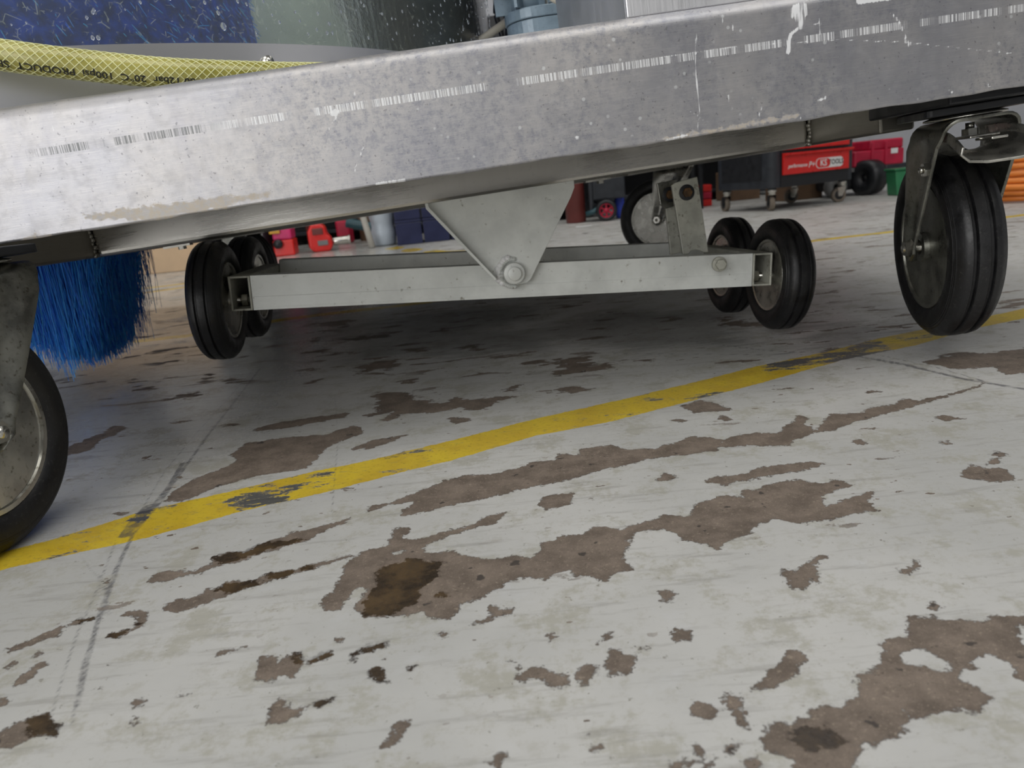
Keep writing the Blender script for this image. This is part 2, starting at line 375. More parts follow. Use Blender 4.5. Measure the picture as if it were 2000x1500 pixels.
C_ = """540,1300 540,1230 480,1180 560,1220 600,1180 690,1180 820,1130 830,1080 960,1075 1070,1030 1070,980 1030,965 1080,950 1050,905 1170,880 1200,830 1220,780 1175,735 1260,705 1370,695 1330,650 1360,590 1450,590 1700,610 1830,590 2100,560 2100,600 1960,640 2000,740 2200,820 2200,1000 1945,930 1960,890 1880,820 1750,780 1690,840 1750,880 1660,890 1640,940 1810,1020 1810,1060 1760,1070 1740,1120 1690,1120 1680,1100 1490,1110 1460,1160 1340,1120 1350,1230 1190,1270 1170,1300 1080,1300 1090,1360 1040,1380 1060,1430 1040,1600 700,1600 710,1390 640,1370 640,1350
515,960 560,890 640,850 700,770 760,775 805,830 740,850 710,850 730,900 690,950 590,990 530,990
300,1050 360,1020 430,1050 440,1090 440,1210 410,1200 400,1130 370,1100
110,1095 180,1060 260,1095 260,1145 200,1155
645,320 730,330 750,300 800,290 830,250 900,245 850,285 850,350 870,400 830,400 800,375 820,410 760,430 700,415 655,375
1290,315 1340,320 1400,265 1430,280 1400,325 1350,350
-30,440 30,440 55,465 20,500 -30,500
35,680 60,650 130,660 155,700 120,715 50,720
1465,530 1490,510 1550,540 1480,548
1605,515 1650,520 1685,550
15,1390 60,1370 120,1390 130,1460 30,1460
320,1330 380,1280 420,1290 400,1360 330,1355
450,1400 480,1360 540,1380 560,1460 450,1460
155,1330 180,1305 215,1325 190,1350
195,1400 260,1400 270,1440 200,1440
475,995 490,990 510,1030""".split('\n')
D_ = """-30,1215 140,1225 170,1150 250,1130 320,1105 430,1115 430,1070 500,1080 590,1040 740,1020 870,1045 940,1020 1050,1050 950,1080 890,1110 890,1170 1100,1100 1170,1080 1130,1140 1180,1195 1100,1200 900,1245 760,1265 680,1255 600,1235 540,1260 470,1310 350,1365 290,1410 240,1380 100,1355 30,1315 -30,1290
215,1025 290,1005 460,985 490,960 570,945 770,920 910,930 780,965 560,1005 400,1030 340,1055
-20,845 110,790 240,785 300,810 400,770 500,760 640,760 660,725 720,690 730,655 800,680 770,710 820,730 810,770 720,800 690,835 620,830 440,830 300,840 200,870 -20,895
820,755 900,680 920,650 1100,650 1120,620 1280,600 1340,565 1420,580 1540,550 1740,500 1780,480 1740,505 1560,560 1340,625 1150,670 1050,700 930,745
80,610 190,575 280,595 375,630 160,648
290,685 310,658 385,685 330,690
30,690 60,680 130,690 90,700
1430,360 1650,310 1750,320 2200,270 2200,400 1900,435 1830,390 1640,405 1500,385
1640,1005 1700,930 1760,950 1900,960 1960,1025 1800,1030
1780,920 1850,895 1870,925 1810,935
1800,880 1850,860 1940,885 1860,890
1490,670 1560,655 1650,680 1560,695
1020,805 1080,795 1140,820 1060,825
1110,525 1160,520 1210,530 1130,538
300,150 420,130 560,160 420,170
1510,800 1570,800 1620,825 1560,825
1850,40 2000,25 2100,40 1900,60""".split('\n')
E_ = """50,1145 60,1110 150,1100 310,1040 480,970 600,935 760,930 930,885 940,870 1110,850 1110,815 1220,825 1240,790 1400,770 1480,790 1640,790 1700,770 1800,755 1850,720 2000,735 2030,735 2000,800 1800,820 1600,850 1460,890 1380,900 1150,970 960,1005 740,1060 500,1110 380,1140 250,1170 220,1165 280,1110 320,1080 150,1110
1005,1105 1040,1060 1120,1040 1200,1040 1195,1095 1060,1130
1670,965 1700,920 1770,950 1700,975
20,600 110,580 120,480 280,470 300,500 460,540 540,505 620,520 930,480 780,530 660,580 560,560 420,590 250,600 160,640 130,620 200,580 60,610
490,620 560,610 640,625 540,655
1100,470 1180,435 1310,455 1200,480
770,465 890,440 850,465
0,335 190,300 200,340 0,370
1100,285 1280,280 1300,330 1580,295 1380,345 1130,380
0,800 210,725 230,735 60,790
130,840 250,810 270,820 160,845
240,420 300,405 340,415 280,428
1930,965 2000,945 2040,960 1960,980
540,225 700,210 660,240""".split('\n')
F_ = """640,1090 660,1040 800,960 950,900 1040,860 1000,820 1090,760 1280,730 1540,710 1700,650 1750,700 1640,740 1560,770 1460,860 1430,900 1150,940 900,1010 750,1080
1130,690 1180,665 1240,650 1370,630 1640,590 1660,610 1500,640 1290,680
80,790 210,730 350,670 430,680 300,730 220,800 90,830
710,490 820,475 760,520 720,515
840,400 880,370 910,375 870,415
500,840 560,830 520,855
1670,790 1800,740 2000,710 1850,760 1690,800
340,1150 430,1140 400,1160
1700,330 1880,290 1940,330 1780,360 1710,370
30,410 150,385 100,415
500,455 580,440 560,460
1380,430 1500,405 1420,440
1420,100 1700,60 1650,110
1450,180 1500,165 1480,190
1600,180 1750,160 1940,155 1700,190""".split('\n')
CHIPS = [tr(ox, oy, q) for ox, oy, L in ((0, 1000, A_), (600, 1000, B_), (1300, 1000, C_), (1300, 580, D_), (700, 600, E_), (100, 600, F_)) for q in L]
HOLES = [tr(1300, 1000, '1300,800 1420,750 1600,850 1590,890 1440,870 1330,845'), tr(600, 1000, '460,225 540,215 530,230 480,235'), tr(1300, 580, '890,1115 1000,1080 1160,1060 1100,1095 900,1150')]
WET = [tr(600, 1000, '385,320 560,260 740,285 720,380 640,420 620,500 440,590 330,570 300,500 400,400'), tr(0, 1000, '1180,260 1460,180 1640,150 1700,160 1600,190 1460,225 1240,295'),
       tr(0, 1000, '1200,440 1240,385 1420,390 1440,410 1300,450'), tr(0, 1000, '1480,350 1640,320 1650,345 1500,385'), tr(0, 1000, '1680,310 1740,290 1750,305 1690,330'),
       tr(600, 1000, '290,775 360,730 450,730 460,755 350,790'), tr(600, 1000, '340,880 400,860 445,885 435,960 385,945'), tr(600, 1000, '240,790 290,785 265,835'),
       tr(0, 1000, '100,1170 250,1120 280,1160 330,1195 310,1250 180,1260'), tr(0, 1000, '1620,795 1700,800 1870,765 1860,800 1720,850 1640,850'), tr(0, 1000, '600,700 620,675 730,650 790,620 640,715'),
       tr(0, 1000, '440,600 560,578 565,602 450,618'), tr(1300, 1000, '680,1230 800,1180 900,1200 1000,1290 820,1330 720,1300'), tr(600, 1000, '545,880 558,850 590,848 572,895'), tr(0, 1000, '1735,1080 1780,1045 1855,1040 1770,1105'),
       tr(600, 1000, '660,450 760,450 790,470 700,480')]
SHADE_GRIME = [tr(700, 600, '1200,80 1400,20 1700,40 2000,10 2100,200 1600,220 1100,180 900,150'), tr(700, 600, '-100,110 600,10 900,0 960,60 700,120 200,200 -100,190'), tr(1300, 580, '860,150 960,140 1250,160 1280,190 1100,250 950,290 850,290 830,180'),
       tr(700, 600, '0,200 600,120 1100,160 1000,230 300,260 0,300')]  # wide dark zones under the machine: painted shade together with grime
SCUFF = [tr(100, 600, '940,1100 1100,1010 1300,960 1380,930 1560,905 1600,960 1400,1000 1300,1080 1200,1100 1060,1150'), tr(1300, 580, '500,400 800,330 1200,250 1300,300 1050,345 800,400 560,430'), tr(100, 600, '420,1180 500,1120 560,1090 560,1160 480,1215')]
YEL = [[g2(*p) for p in [(-60, 1095), (80, 1060), (210, 1021), (275, 999), (450, 960), (625, 918), (700, 904), (875, 862), (1050, 817), (1225, 778), (1400, 736), (1475, 716), (1615, 687), (1720, 660), (1930, 618), (2080, 585),
        (2080, 606), (1895, 643), (1790, 674), (1650, 702), (1600, 716), (1475, 751), (1400, 770), (1190, 824), (1050, 850), (875, 901), (800, 918), (625, 964), (485, 995), (280, 1052), (140, 1082), (0, 1114), (-60, 1132)]]]
YLINES = [([g2(-400, 735), g2(60, 692), g2(215, 672), g2(370, 655), g2(560, 623), g2(700, 606), g2(820, 592), (.84, 2.0), (1.06, 2.03), (2.6, 2.4)], .020),
          ([(-3.5, 1.75), (-1.17, 2.29), (-.9, 2.44)], .02), ([(-3.5, 1.98), (-1.19, 2.46), (-.9, 2.56)], .02), ([g2(760, 483), g2(800, 488), g2(850, 493), g2(900, 492)], .04)]
SKID = [([g2(*p) for p in q], w) for q, w in [
    ([(495, 722), (435, 790), (380, 850), (322, 920), (280, 990)], .0007), ([(508, 720), (460, 782), (410, 845), (356, 920), (306, 990), (262, 1040)], .0016), ([(356, 905), (330, 950), (290, 1000)], .0022),
    ([(262, 1040), (225, 1115), (195, 1200), (170, 1290), (150, 1380)], .0016), ([(225, 1060), (190, 1150), (150, 1240), (120, 1330), (100, 1400)], .0008), ([(250, 1060), (200, 1200), (160, 1300), (140, 1420)], .0007),
    ([(290, 990), (262, 1020), (245, 1045)], .005), ([(1640, 690), (1760, 710), (1880, 740), (2050, 768)], .003), ([(1700, 690), (1830, 718), (1960, 755)], .0015), ([(1690, 700), (1800, 722), (1900, 745)], .001),
    ([(1300, 660), (1500, 685), (1640, 690)], .002), ([(1200, 690), (1500, 693), (1700, 680)], .002), ([(655, 780), (660, 860), (648, 1000)], .0006), ([(160, 1090), (200, 1140), (215, 1200)], .0007)]]
GROOVE = [([(-3.5, 1.86), (-1.18, 2.37), (-.8, 2.52), (2.5, 3.9)], .006), ([(-2.5, 1.75), (-1.2, 2.02), (-.95, 2.12)], .006)]

def grid_axis(parts):
    out = []
    for a, b, st in parts: out += list(np.arange(a, b-1e-9, st))
    return np.array(out+[parts[-1][1]])
def floor():
    xs = grid_axis([(-5, -2, .5), (-2, -1, .05), (-1, -.62, .012), (-.62, -.1, .0022), (-.1, .92, .0036), (.92, 1.6, .02), (1.6, 2.6, .1), (2.6, 5, .6)])
    ys = grid_axis([(-4.5, 0, .5), (0, .18, .06), (.18, .72, .0026), (.72, 1.3, .0065), (1.3, 2.8, .03), (2.8, 5.2, .2)])
    X, Y = np.meshgrid(xs, ys); P = np.c_[X.ravel(), Y.ravel()]; nx, ny = len(xs), len(ys)
    chip = region(P, np.full(len(P), .05), CHIPS); hole = region(P, np.full(len(P), .05), HOLES); chip = np.maximum(chip, -hole)
    wet = region(P, np.full(len(P), .05), WET)
    yel = lines(P, region(P, np.full(len(P), .05), YEL), YLINES, .1)
    oil = region(P, np.full(len(P), .1), SHADE_GRIME, .12); scuff = region(P, np.full(len(P), .05), SCUFF); skid = lines(P, np.full(len(P), .05), SKID); gr = lines(P, np.full(len(P), .05), GROOVE, .1)  # oil field carries the painted under-machine shade as well as grime
    me = bpy.data.meshes.new('floor'); me.vertices.add(len(P)); co = np.c_[P, np.zeros(len(P))].astype(np.float32); me.vertices.foreach_set('co', co.ravel())
    i = (np.arange(ny-1)[:, None]*nx+np.arange(nx-1)[None]).ravel(); q = np.c_[i, i+1, i+1+nx, i+nx].astype(np.int32)
    me.loops.add(q.size); me.polygons.add(len(q)); me.loops.foreach_set('vertex_index', q.ravel())
    me.polygons.foreach_set('loop_start', np.arange(0, q.size, 4, dtype=np.int32)); me.polygons.foreach_set('loop_total', np.full(len(q), 4, np.int32))
    me.update(); me.validate()
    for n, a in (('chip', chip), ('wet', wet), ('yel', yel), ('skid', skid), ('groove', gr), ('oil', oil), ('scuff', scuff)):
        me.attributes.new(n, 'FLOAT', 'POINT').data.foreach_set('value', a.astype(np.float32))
    o = bpy.data.objects.new('floor', me); COL.objects.link(o); o['kind'] = 'structure'
    t = NT('painted_concrete_floor'); c = t.obj(); ang = math.radians(-22)
    cr = t.map(c, (.35, 1, 1), (0, 0, ang))
    e1 = t.noise(c, 90, 5, .65); e2 = t.noise(c, 380, 3, .7); e0 = t.noise(cr, 34, 4, .6)
    def jit(n, amp): return t.math('MULTIPLY', t.math('SUBTRACT', n, .5), amp)
    sd = t.math('ADD', t.attr('chip'), t.math('ADD', jit(e1, .013), t.math('ADD', t.math('ADD', jit(e2, .006), t.math('MULTIPLY', jit(t.noise(cr, 60, 4, .65), .09), t.ramp(t.sep(c)[1], .66, .95))), jit(t.noise(c, 200, 3, .6), .006))))
    big = t.ramp(sd, -.0006, .0004, 1, 0)
    # small scattered chips, streaked along the traffic direction
    sx, sy, sz = t.sep(c); mid = t.ramp(sy, .70, .95, 0, .075)
    s1 = t.ramp(t.math('ADD', t.math('ADD', e0, mid), jit(e2, .10)), .665, .675)
    s2 = t.ramp(t.noise(t.map(c, (.6, 1, 1), (0, 0, ang)), 130, 3, .5), .69, .70)
    dens = t.ramp(t.math('ADD', t.noise(c, 5, 2), mid), .42, .60)
    small = t.math('MULTIPLY', t.math('MAXIMUM', s1, s2), dens)
    chipm = t.math('MAXIMUM', big, small)
    # concrete
    cn = t.noise(c, 45, 5, .7); cf = t.noise(c, 900, 2, .8); cd_ = t.noise(c, 75, 3, .5)
    conc = t.mix(t.ramp(cn, .3, .7), (.125, .098, .078), (.225, .180, .145))
    cg = t.noise(c, 330, 3, .7); conc = t.mix(t.ramp(cg, .58, .68, 0, .6), conc, (.36, .30, .23)); conc = t.mix(t.ramp(cg, .30, .40, .65, 0), conc, (.06, .048, .038))
    conc = t.mix(t.ramp(cf, .62, .70, 0, .7), conc, (.42, .36, .27)); conc = t.mix(t.ramp(cf, .30, .36, .6, 0), conc, (.05, .04, .032))
    conc = t.mix(t.ramp(cd_, .66, .70, 0, .8), conc, (.035, .03, .028))
    wetm = t.ramp(t.math('ADD', t.attr('wet'), t.math('ADD', jit(e1, .02), jit(e2, .004))), -.001, .001, 1, 0)
    conc = t.mix(t.math('MULTIPLY', wetm, .88), conc, t.mix(t.ramp(cn, .35, .65), (.022, .014, .008), (.085, .052, .02)))
    # paint
    p1 = t.noise(c, 3.2, 5, .6); p2 = t.noise(c, 22, 5, .65); p3 = t.noise(c, 240, 3, .7)
    paint = t.mix(t.ramp(p1, .35, .65), (.465, .465, .45), (.565, .56, .54))
    paint = t.mix(t.ramp(t.math('ADD', p2, jit(t.noise(c, 190, 4, .75), .45)), .50, .66, 0, .6), paint, (.35, .335, .27))
    paint = t.mix(t.ramp(p2, .25, .42, .30, 0), paint, (.60, .61, .63))
    paint = t.mix(t.ramp(t.noise(c, 170, 4, .75), .63, .70, 0, .7), paint, (.15, .135, .10))
    str_ = t.noise(t.map(c, (.12, 1, 1), (0, 0, ang)), 120, 4, .7)
    paint = t.mix(t.ramp(str_, .52, .70, 0, .5), paint, (.29, .28, .26)); paint = t.mix(t.ramp(t.noise(c, 60, 6, .75), .52, .68, 0, .35), paint, (.36, .345, .29))
    rust = t.noise(c, 14, 4, .6); paint = t.mix(t.ramp(rust, .66, .78, 0, .4), paint, (.36, .27, .16))
    # yellow line
    ys_ = t.math('ADD', t.attr('yel'), t.math('ADD', jit(e1, .006), jit(e2, .003)))
    ym = t.ramp(ys_, -.0005, .0008, 1, 0)
    wear = t.ramp(t.math('ADD', t.noise(cr, 30, 5, .75), jit(e2, .2)), t.ramp(t.attr('scuff'), -.004, .004, .47, .57), t.ramp(t.attr('scuff'), -.004, .004, .52, .63), 1, 0)
    yc = t.mix(t.ramp(p2, .3, .7), (.56, .37, .008), (.68, .50, .02)); yc = t.mix(t.ramp(p3, .55, .7, 0, .6), yc, (.25, .18, .02))
    tex = t.noise(cr, 170, 4, .8); yc = t.mix(t.ramp(tex, .55, .68, 0, .6), yc, (.30, .24, .08))
    paint = t.mix(t.math('MULTIPLY', ym, t.math('MULTIPLY', wear, .96)), paint, yc)
    paint = t.mix(t.math('MULTIPLY', ym, t.math('MULTIPLY', t.math('SUBTRACT', 1, wear), .85)), paint, (.035, .035, .033))
    sk = t.ramp(t.math('ADD', t.attr('skid'), jit(e2, .0025)), -.0012, .0008, 1, 0)
    sk = t.math('MULTIPLY', sk, t.ramp(e1, .36, .55, .25, 1)); paint = t.mix(t.math('MULTIPLY', sk, .72), paint, (.07, .07, .08))
    paint = t.mix(t.math('MULTIPLY', wetm, .5), paint, (.085, .082, .08))
    shade_grime_m = t.math('MULTIPLY', t.ramp(t.math('ADD', t.attr('oil'), t.math('ADD', jit(str_, .16), jit(e0, .14))), -.03, .05, 1, 0), .55)  # soft shade beneath the machine, put into the floor colour along with grime
    paint = t.mix(shade_grime_m, paint, (.07, .067, .062)); conc = t.mix(shade_grime_m, conc, (.05, .045, .038))
    chipm = t.math('MULTIPLY', chipm, t.math('SUBTRACT', 1, t.math('MULTIPLY', t.math('MULTIPLY', ym, wear), .9)))
    edge = t.math('MULTIPLY', t.ramp(t.math('ABSOLUTE', sd), 0, .0011, 1, 0), .55)
    col = t.mix(chipm, paint, conc); col = t.mix(edge, col, (.06, .05, .045))
    gm = t.ramp(t.attr('groove'), -.001, .003, 1, 0); col = t.mix(t.math('MULTIPLY', gm, .85), col, (.05, .045, .04))
    film = t.math('MULTIPLY', t.ramp(sx, -.12, -.42), t.ramp(p1, .30, .5))
    rp = t.math('ADD', t.mixf(film, t.ramp(p2, .3, .7, .38, .54), t.ramp(p2, .3, .7, .09, .20)), t.ramp(p3, .4, .7, 0, .08))
    rg = t.mixf(chipm, rp, t.mixf(wetm, .62, .16))
    hgt = t.math('ADD', t.math('MULTIPLY', t.math('SUBTRACT', 1, chipm), 1.0), t.math('ADD', t.math('MULTIPLY', cf, t.math('MULTIPLY', chipm, .6)), t.math('MULTIPLY', p3, .22)))
    hgt = t.math('SUBTRACT', hgt, gm)
    t.set(Base_Color=col, Roughness=rg, Normal=t.bump(hgt, .5, .0007), Specular_IOR_Level=.5)
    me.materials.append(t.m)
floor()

# ------------------------------------------------------------------ room shell
def slab(name, *b, m='wall'): return tag(MB().box(*b).build(name, m), kind='structure')
slab('wall_far', -5, 5, 5.2, 5.3, 0, 3.6)
slab('wall_left', -5.1, -5, -4.5, 5.2, 0, 3.6)
slab('wall_right', 5, 5.1, -4.5, 5.2, 0, 3.6)
slab('ceiling', -5, 5, -4.5, 5.2, 3.6, 3.7, m='ceiling')
wb = MB(); wb.box(-5, -5.0+.0001, -4.5, -4.4, 0, 3.6)
wb = MB(); wb.box(-.6, 5, -4.6, -4.5, 0, 3.6); wb.box(-5, -.6, -4.6, -4.5, 3.45, 3.6); tag(wb.build('wall_back', 'wall'), kind='structure')
slab('baseboard_far', -5, 5, 5.18, 5.2, 0, .1, m='charcoal')

# ------------------------------------------------------------------ the machine
MM = Matrix(((MU[0], MWv[0], MV[0], MO[0]), (MU[1], MWv[1], MV[1], MO[1]), (MU[2], MWv[2], MV[2], MO[2]), (0, 0, 0, 1)))
mach = empty('wash_machine'); mach.matrix_world = MM
tag(mach, 'tilted steel wheeled wash machine with clear guard and blue brush in the foreground', 'machine')

def front_beam():
    as_ = np.arange(-.62, 1.16, .0025)
    prof = [(0, z) for z in np.linspace(0, .086, 44)]
    prof += [(.012-.012*math.cos(q), .086+.012*math.sin(q)) for q in np.linspace(.15, PI/2, 8)] + [(.03, .098), (.06, .098)]
    prof_in = [(b+.002 if b < .012 else b, min(z, .096)) for b, z in [(.058, .096), (.03, .096), (.012, .096), (.004, .09), (.002, .084), (.002, 0)]]
    full = prof + prof_in; n = len(full); V = np.zeros((len(as_), n, 3))
    wob = .0004*np.sin(as_*47)+.0003*np.sin(as_*131+1)
    for j, (b, c) in enumerate(full): V[:, j, 0] = as_; V[:, j, 1] = b; V[:, j, 2] = c+(wob if c < .001 else 0)
    V[:, :, 1] += (np.sin(as_*9)*.0006+np.sin(as_*23)*.0003)[:, None]
    m = MB(); f = []
    for i in range(len(as_)-1):
        for j in range(n): k = (j+1) % n; f.append((i*n+j, (i+1)*n+j, (i+1)*n+k, i*n+k))
    f.append(tuple(range(n))); f.append(tuple((len(as_)-1)*n+j for j in range(n-1, -1, -1)))
    m.add(V.reshape(-1, 3).tolist(), f, True)
    o = m.build('front_beam', 'beam', mach)
    co = np.zeros(len(o.data.vertices)*3, np.float32); o.data.vertices.foreach_get('co', co); P = co.reshape(-1, 3)[:, [0, 2]].astype(float)
    def pl(pts): return [PL(x, y, 0)[[0, 2]] for x, y in pts]
    dirt = region(P, np.full(len(P), .02), [pl([(160, 420), (250, 408), (330, 398), (430, 385), (530, 375), (525, 382), (450, 398), (440, 408), (350, 415), (345, 430), (280, 428), (180, 430)]), pl([(40, 470), (60, 458), (110, 462), (90, 480), (45, 482)]), pl([(1290, 270), (1330, 262), (1400, 250), (1560, 222), (1555, 228), (1420, 256), (1300, 276)])], .02)
    mark = lines(P, np.full(len(P), .02), [(pl(q), w) for q, w in [
        ([(1362, 60), (1358, 95), (1357, 130), (1362, 170), (1366, 210), (1361, 260)], .0002), ([(1348, 218), (1384, 240)], .0001), ([(1545, 15), (1547, 35)], .0007), ([(1552, 12), (1556, 40)], .0009), ([(1560, 10), (1563, 55)], .0011), ([(1567, 6), (1568, 45)], .0009), ([(1574, 6), (1575, 28)], .0007),
        ([(1556, 58), (1545, 66), (1541, 80), (1539, 102)], .0012), ([(1290, 112), (1400, 95), (1500, 86), (1640, 78), (1760, 82), (1990, 105)], .0001), ([(1740, 25), (1758, 45), (1768, 70), (1774, 90)], .0006), ([(1599, 35), (1602, 68)], .0002), ([(1590, 48), (1606, 44)], .0002),
        ([(1412, 35), (1410, 48)], .0004), ([(1432, 50), (1431, 58)], .0004), ([(1336, 160), (1330, 170)], .0003), ([(1330, 180), (1336, 184)], .0003), ([(1422, 186), (1425, 200)], .0002), ([(1490, 205), (1480, 232)], .0002), ([(1556, 222), (1563, 228), (1565, 234)], .0003), ([(1600, 196), (1614, 190)], .0009),
        ([(1680, 0), (1700, -3), (1740, -8)], .003), ([(1855, 175), (1862, 183)], .0005), ([(1928, 165), (1940, 172)], .0005), ([(735, 360), (790, 352)], .0010), ([(640, 255), (665, 215), (700, 175)], .0001), ([(690, 340), (710, 285)], .0001),
        ([(650, 221), (656, 220)], .0022), ([(100, 215), (104, 260), (107, 295)], .0001), ([(1120, 270), (1135, 268)], .0006), ([(1300, 275), (1340, 264)], .0008)]], .02)
    for nm, a in (('dirt', dirt), ('mark', mark)): o.data.attributes.new(nm, 'FLOAT', 'POINT').data.foreach_set('value', a.astype(np.float32))
front_beam()
def tubebox(name, m, p, d, bev=.004):
    mb = MB(); mb.box(*p); return mb.build(name, m, mach, bevel=bev, seg=3)
# inner frame: cross member set back, side members running fore and aft
tubebox('cross_member', 'steel_inner', (-.068, .814, .317, .357, -.02, .045), 0, .006)
tubebox('cross_member', 'steel_inner', (-.068, .814, 1.20, 1.24, -.02, .045), 0, .006)
tubebox('side_member', 'steel_side', (-.108, -.0682, .035, 1.24, -.020, .045), 0, .003)
tubebox('side_member', 'steel_side', (.8142, .854, .165, 1.24, -.020, .045), 0, .003)
for a in (-.068, .814):
    wd = MB()
    for k in range(14): wd.lathe([(-.003, 0), (-.002, .003), (.002, .0035), (.003, 0)], 8, Matrix.Translation((a+random.uniform(-.002, .002), .3155, -.018+k*.0045)), 'z')
    wd.build('weld_seam', 'zinc', mach)['kind'] = 'stuff'
dk = MB(); dk.box(-.07, 1.13, .0605, 1.40, .088, .096); dk.box(-.62, -.07, .0605, .22, .088, .096); dk.box(-.62, -.07, 1.0, 1.4, .088, .096); dk.build('tray_deck', 'steel', mach)
bb = MB(); bb.box(-.62, 1.15, 1.40, 1.404, 0, .1); bb.build('rear_beam', 'steel', mach)
bb = MB(); bb.box(1.15, 1.154, .003, 1.40, 0, .1); bb.build('side_beam', 'steel', mach)
bb = MB(); bb.box(-.624, -.62, .003, 1.40, 0, .1); bb.build('side_beam', 'steel', mach)
q = MB(); q.box(.80, 1.05, .035, .162, -.0055, .04); q.build('caster_mount', 'black', mach, bevel=.002)
# little bolts hanging under the cross member
for px, py in ((1172, 355), (355, 478)):
    p = PL(px, py, .34); q = MB(); q.hexnut((p[0], .34, -.0205), (p[0], .34, -.026), .005); q.box(p[0]-.02, p[0]+.012, .332, .345, -.0225, -.0201); q.build('bolt_tab', 'zinc', mach)
# curved guard and its steel base band
GC = (-.225, .714); GR = .70
def arc_shell(a0, a1, r, th, c0, c1, n=90, nz=1):
    m = MB(); v = []; f = []
    for i in range(n+1):
        a = math.radians(a0+(a1-a0)*i/n); ca, sa = math.cos(a), math.sin(a)
        for rr, c in ((r, c0), (r, c1), (r-th, c1), (r-th, c0)): v.append((GC[0]+rr*ca, GC[1]+rr*sa, c))
    for i in range(n):
        for j in range(4): f.append((i*4+j, i*4+(j+1) % 4, i*4+4+(j+1) % 4, i*4+4+j))
    f += [(0, 1, 2, 3), (n*4+3, n*4+2, n*4+1, n*4)]
    m.add(v, f, False); return m
sh = arc_shell(-115, 35, GR, .003, .0965, .150); sh.sm = [True]*len(sh.sm); o = sh.build('guard_band', 'steel_band', mach); o.modifiers.new('e', 'EDGE_SPLIT').split_angle = .6
sh = arc_shell(-115, 35, GR-.0035, .004, .10, .62); o = sh.build('clear_guard', 'guard', mach); o['label'] = 'scratched clear plastic guard beaded with water'
sh.sm = [True]*len(sh.sm)
dr = MB()
for k in range(800):
    a = math.radians(rng.uniform(-105, 5)); c = rng.uniform(.155, .30); s_ = rng.uniform(.0006, .0018)*(1 if rng.random() > .1 else 1.6)
    x, y = GC[0]+GR*math.cos(a), GC[1]+GR*math.sin(a)
    mx = Matrix.Translation((x, y, c)) @ Matrix.Rotation(a, 4, 'Z') @ Matrix.Diagonal((.45, 1, 1.3, 1))
    dr.lathe([(-s_, 0), (-s_*.7, s_*.7), (0, s_), (s_*.7, s_*.7), (s_, 0)], 8, mx, 'z')
o = dr.build('water_droplets', 'drop', mach); o['kind'] = 'stuff'
# rivet on the band
p = PL(520, 122, .20)
for _ in range(6):
    d = np.hypot(p[0]-GC[0], p[1]-GC[1]); p = PL(520, 122, p[1]+(d-GR)*.9)
n_ = np.array([p[0]-GC[0], p[1]-GC[1], 0]); n_ /= np.linalg.norm(n_)
q = MB(); q.cyl(p-n_*.001, p+n_*.006, .0052, 14); q.cyl(p+n_*.006, p+n_*.0085, .0038, 14, .003); q.build('rivet', 'chrome', mach)

# brush: lower hanging bristles and the upper roller seen through the guard
br = MB(); br.cyl((-.26, .55, .09), (-.26, .55, .66), .382, 64); brush = br.build('brush', 'bristle_core', mach); brush['label'] = 'vertical rotary brush of blue bristles'
def bristles(roots, tips, bend, rad, nm):
    n = len(roots); Sg = 5; V = np.zeros((n, Sg, 3, 3)); d = tips-roots
    perp = np.cross(d, rng.normal(size=(n, 3))); perp /= np.linalg.norm(perp, axis=1)[:, None]; p2 = np.cross(d, perp); p2 /= np.linalg.norm(p2, axis=1)[:, None]
    for s in range(Sg):
        t = s/(Sg-1); c = roots+d*t+bend*(t*(1-t)*4)[None] if False else roots+d*t+bend*(4*t*(1-t))
        for k in range(3):
            a = 2*PI*k/3; V[:, s, k] = c+(perp*math.cos(a)+p2*math.sin(a))*rad*(1-.4*t)
    idx = np.arange(n)[:, None, None]*Sg*3; f = []
    for s in range(Sg-1):
        for k in range(3):
            k2 = (k+1) % 3; f.append(np.stack([idx[:, 0, 0]+s*3+k, idx[:, 0, 0]+s*3+k2, idx[:, 0, 0]+(s+1)*3+k2, idx[:, 0, 0]+(s+1)*3+k], 1))
    f = np.concatenate(f).astype(np.int32)
    me = bpy.data.meshes.new(nm); me.vertices.add(n*Sg*3); me.vertices.foreach_set('co', V.astype(np.float32).ravel())
    me.loops.add(f.size); me.polygons.add(len(f)); me.loops.foreach_set('vertex_index', f.ravel())
    me.polygons.foreach_set('loop_start', np.arange(0, f.size, 4, dtype=np.int32)); me.polygons.foreach_set('loop_total', np.full(len(f), 4, np.int32)); me.update()
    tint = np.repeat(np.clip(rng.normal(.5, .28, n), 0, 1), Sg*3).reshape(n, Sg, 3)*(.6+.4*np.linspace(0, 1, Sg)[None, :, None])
    me.attributes.new('tint', 'FLOAT', 'POINT').data.foreach_set('value', tint.ravel().astype(np.float32))
    me.materials.append(M['bristle']); o = bpy.data.objects.new(nm, me); COL.objects.link(o); o.parent = brush; o['kind'] = 'stuff'
N = 7000
ta = rng.normal(-.185, .055, N); ta = np.where(rng.random(N) < .55, rng.uniform(-.33, -.115, N), ta); ta = np.clip(ta, -.36, -.105)+rng.normal(0, .006, N)
tb = .515+rng.normal(0, .05, N)
dd = ta+.178
depth_c = np.where(dd > 0, -.168+.150*np.clip(dd/.068, 0, 1)**1.9, -.168+.062*np.clip(-dd/.11, 0, 1)**1.2)
tc = depth_c+np.abs(rng.normal(0, .020, N))+rng.normal(0, .004, N)
tips = np.c_[ta, tb, tc]
roots = np.c_[-.17+(ta+.178)*.95+rng.normal(0, .012, N), tb+rng.normal(0, .012, N), np.full(N, .10)]
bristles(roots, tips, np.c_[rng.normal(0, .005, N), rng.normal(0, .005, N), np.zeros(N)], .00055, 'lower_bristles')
N = 6000; an = rng.uniform(0, 2*PI, N); hc = rng.uniform(.11, .66, N)
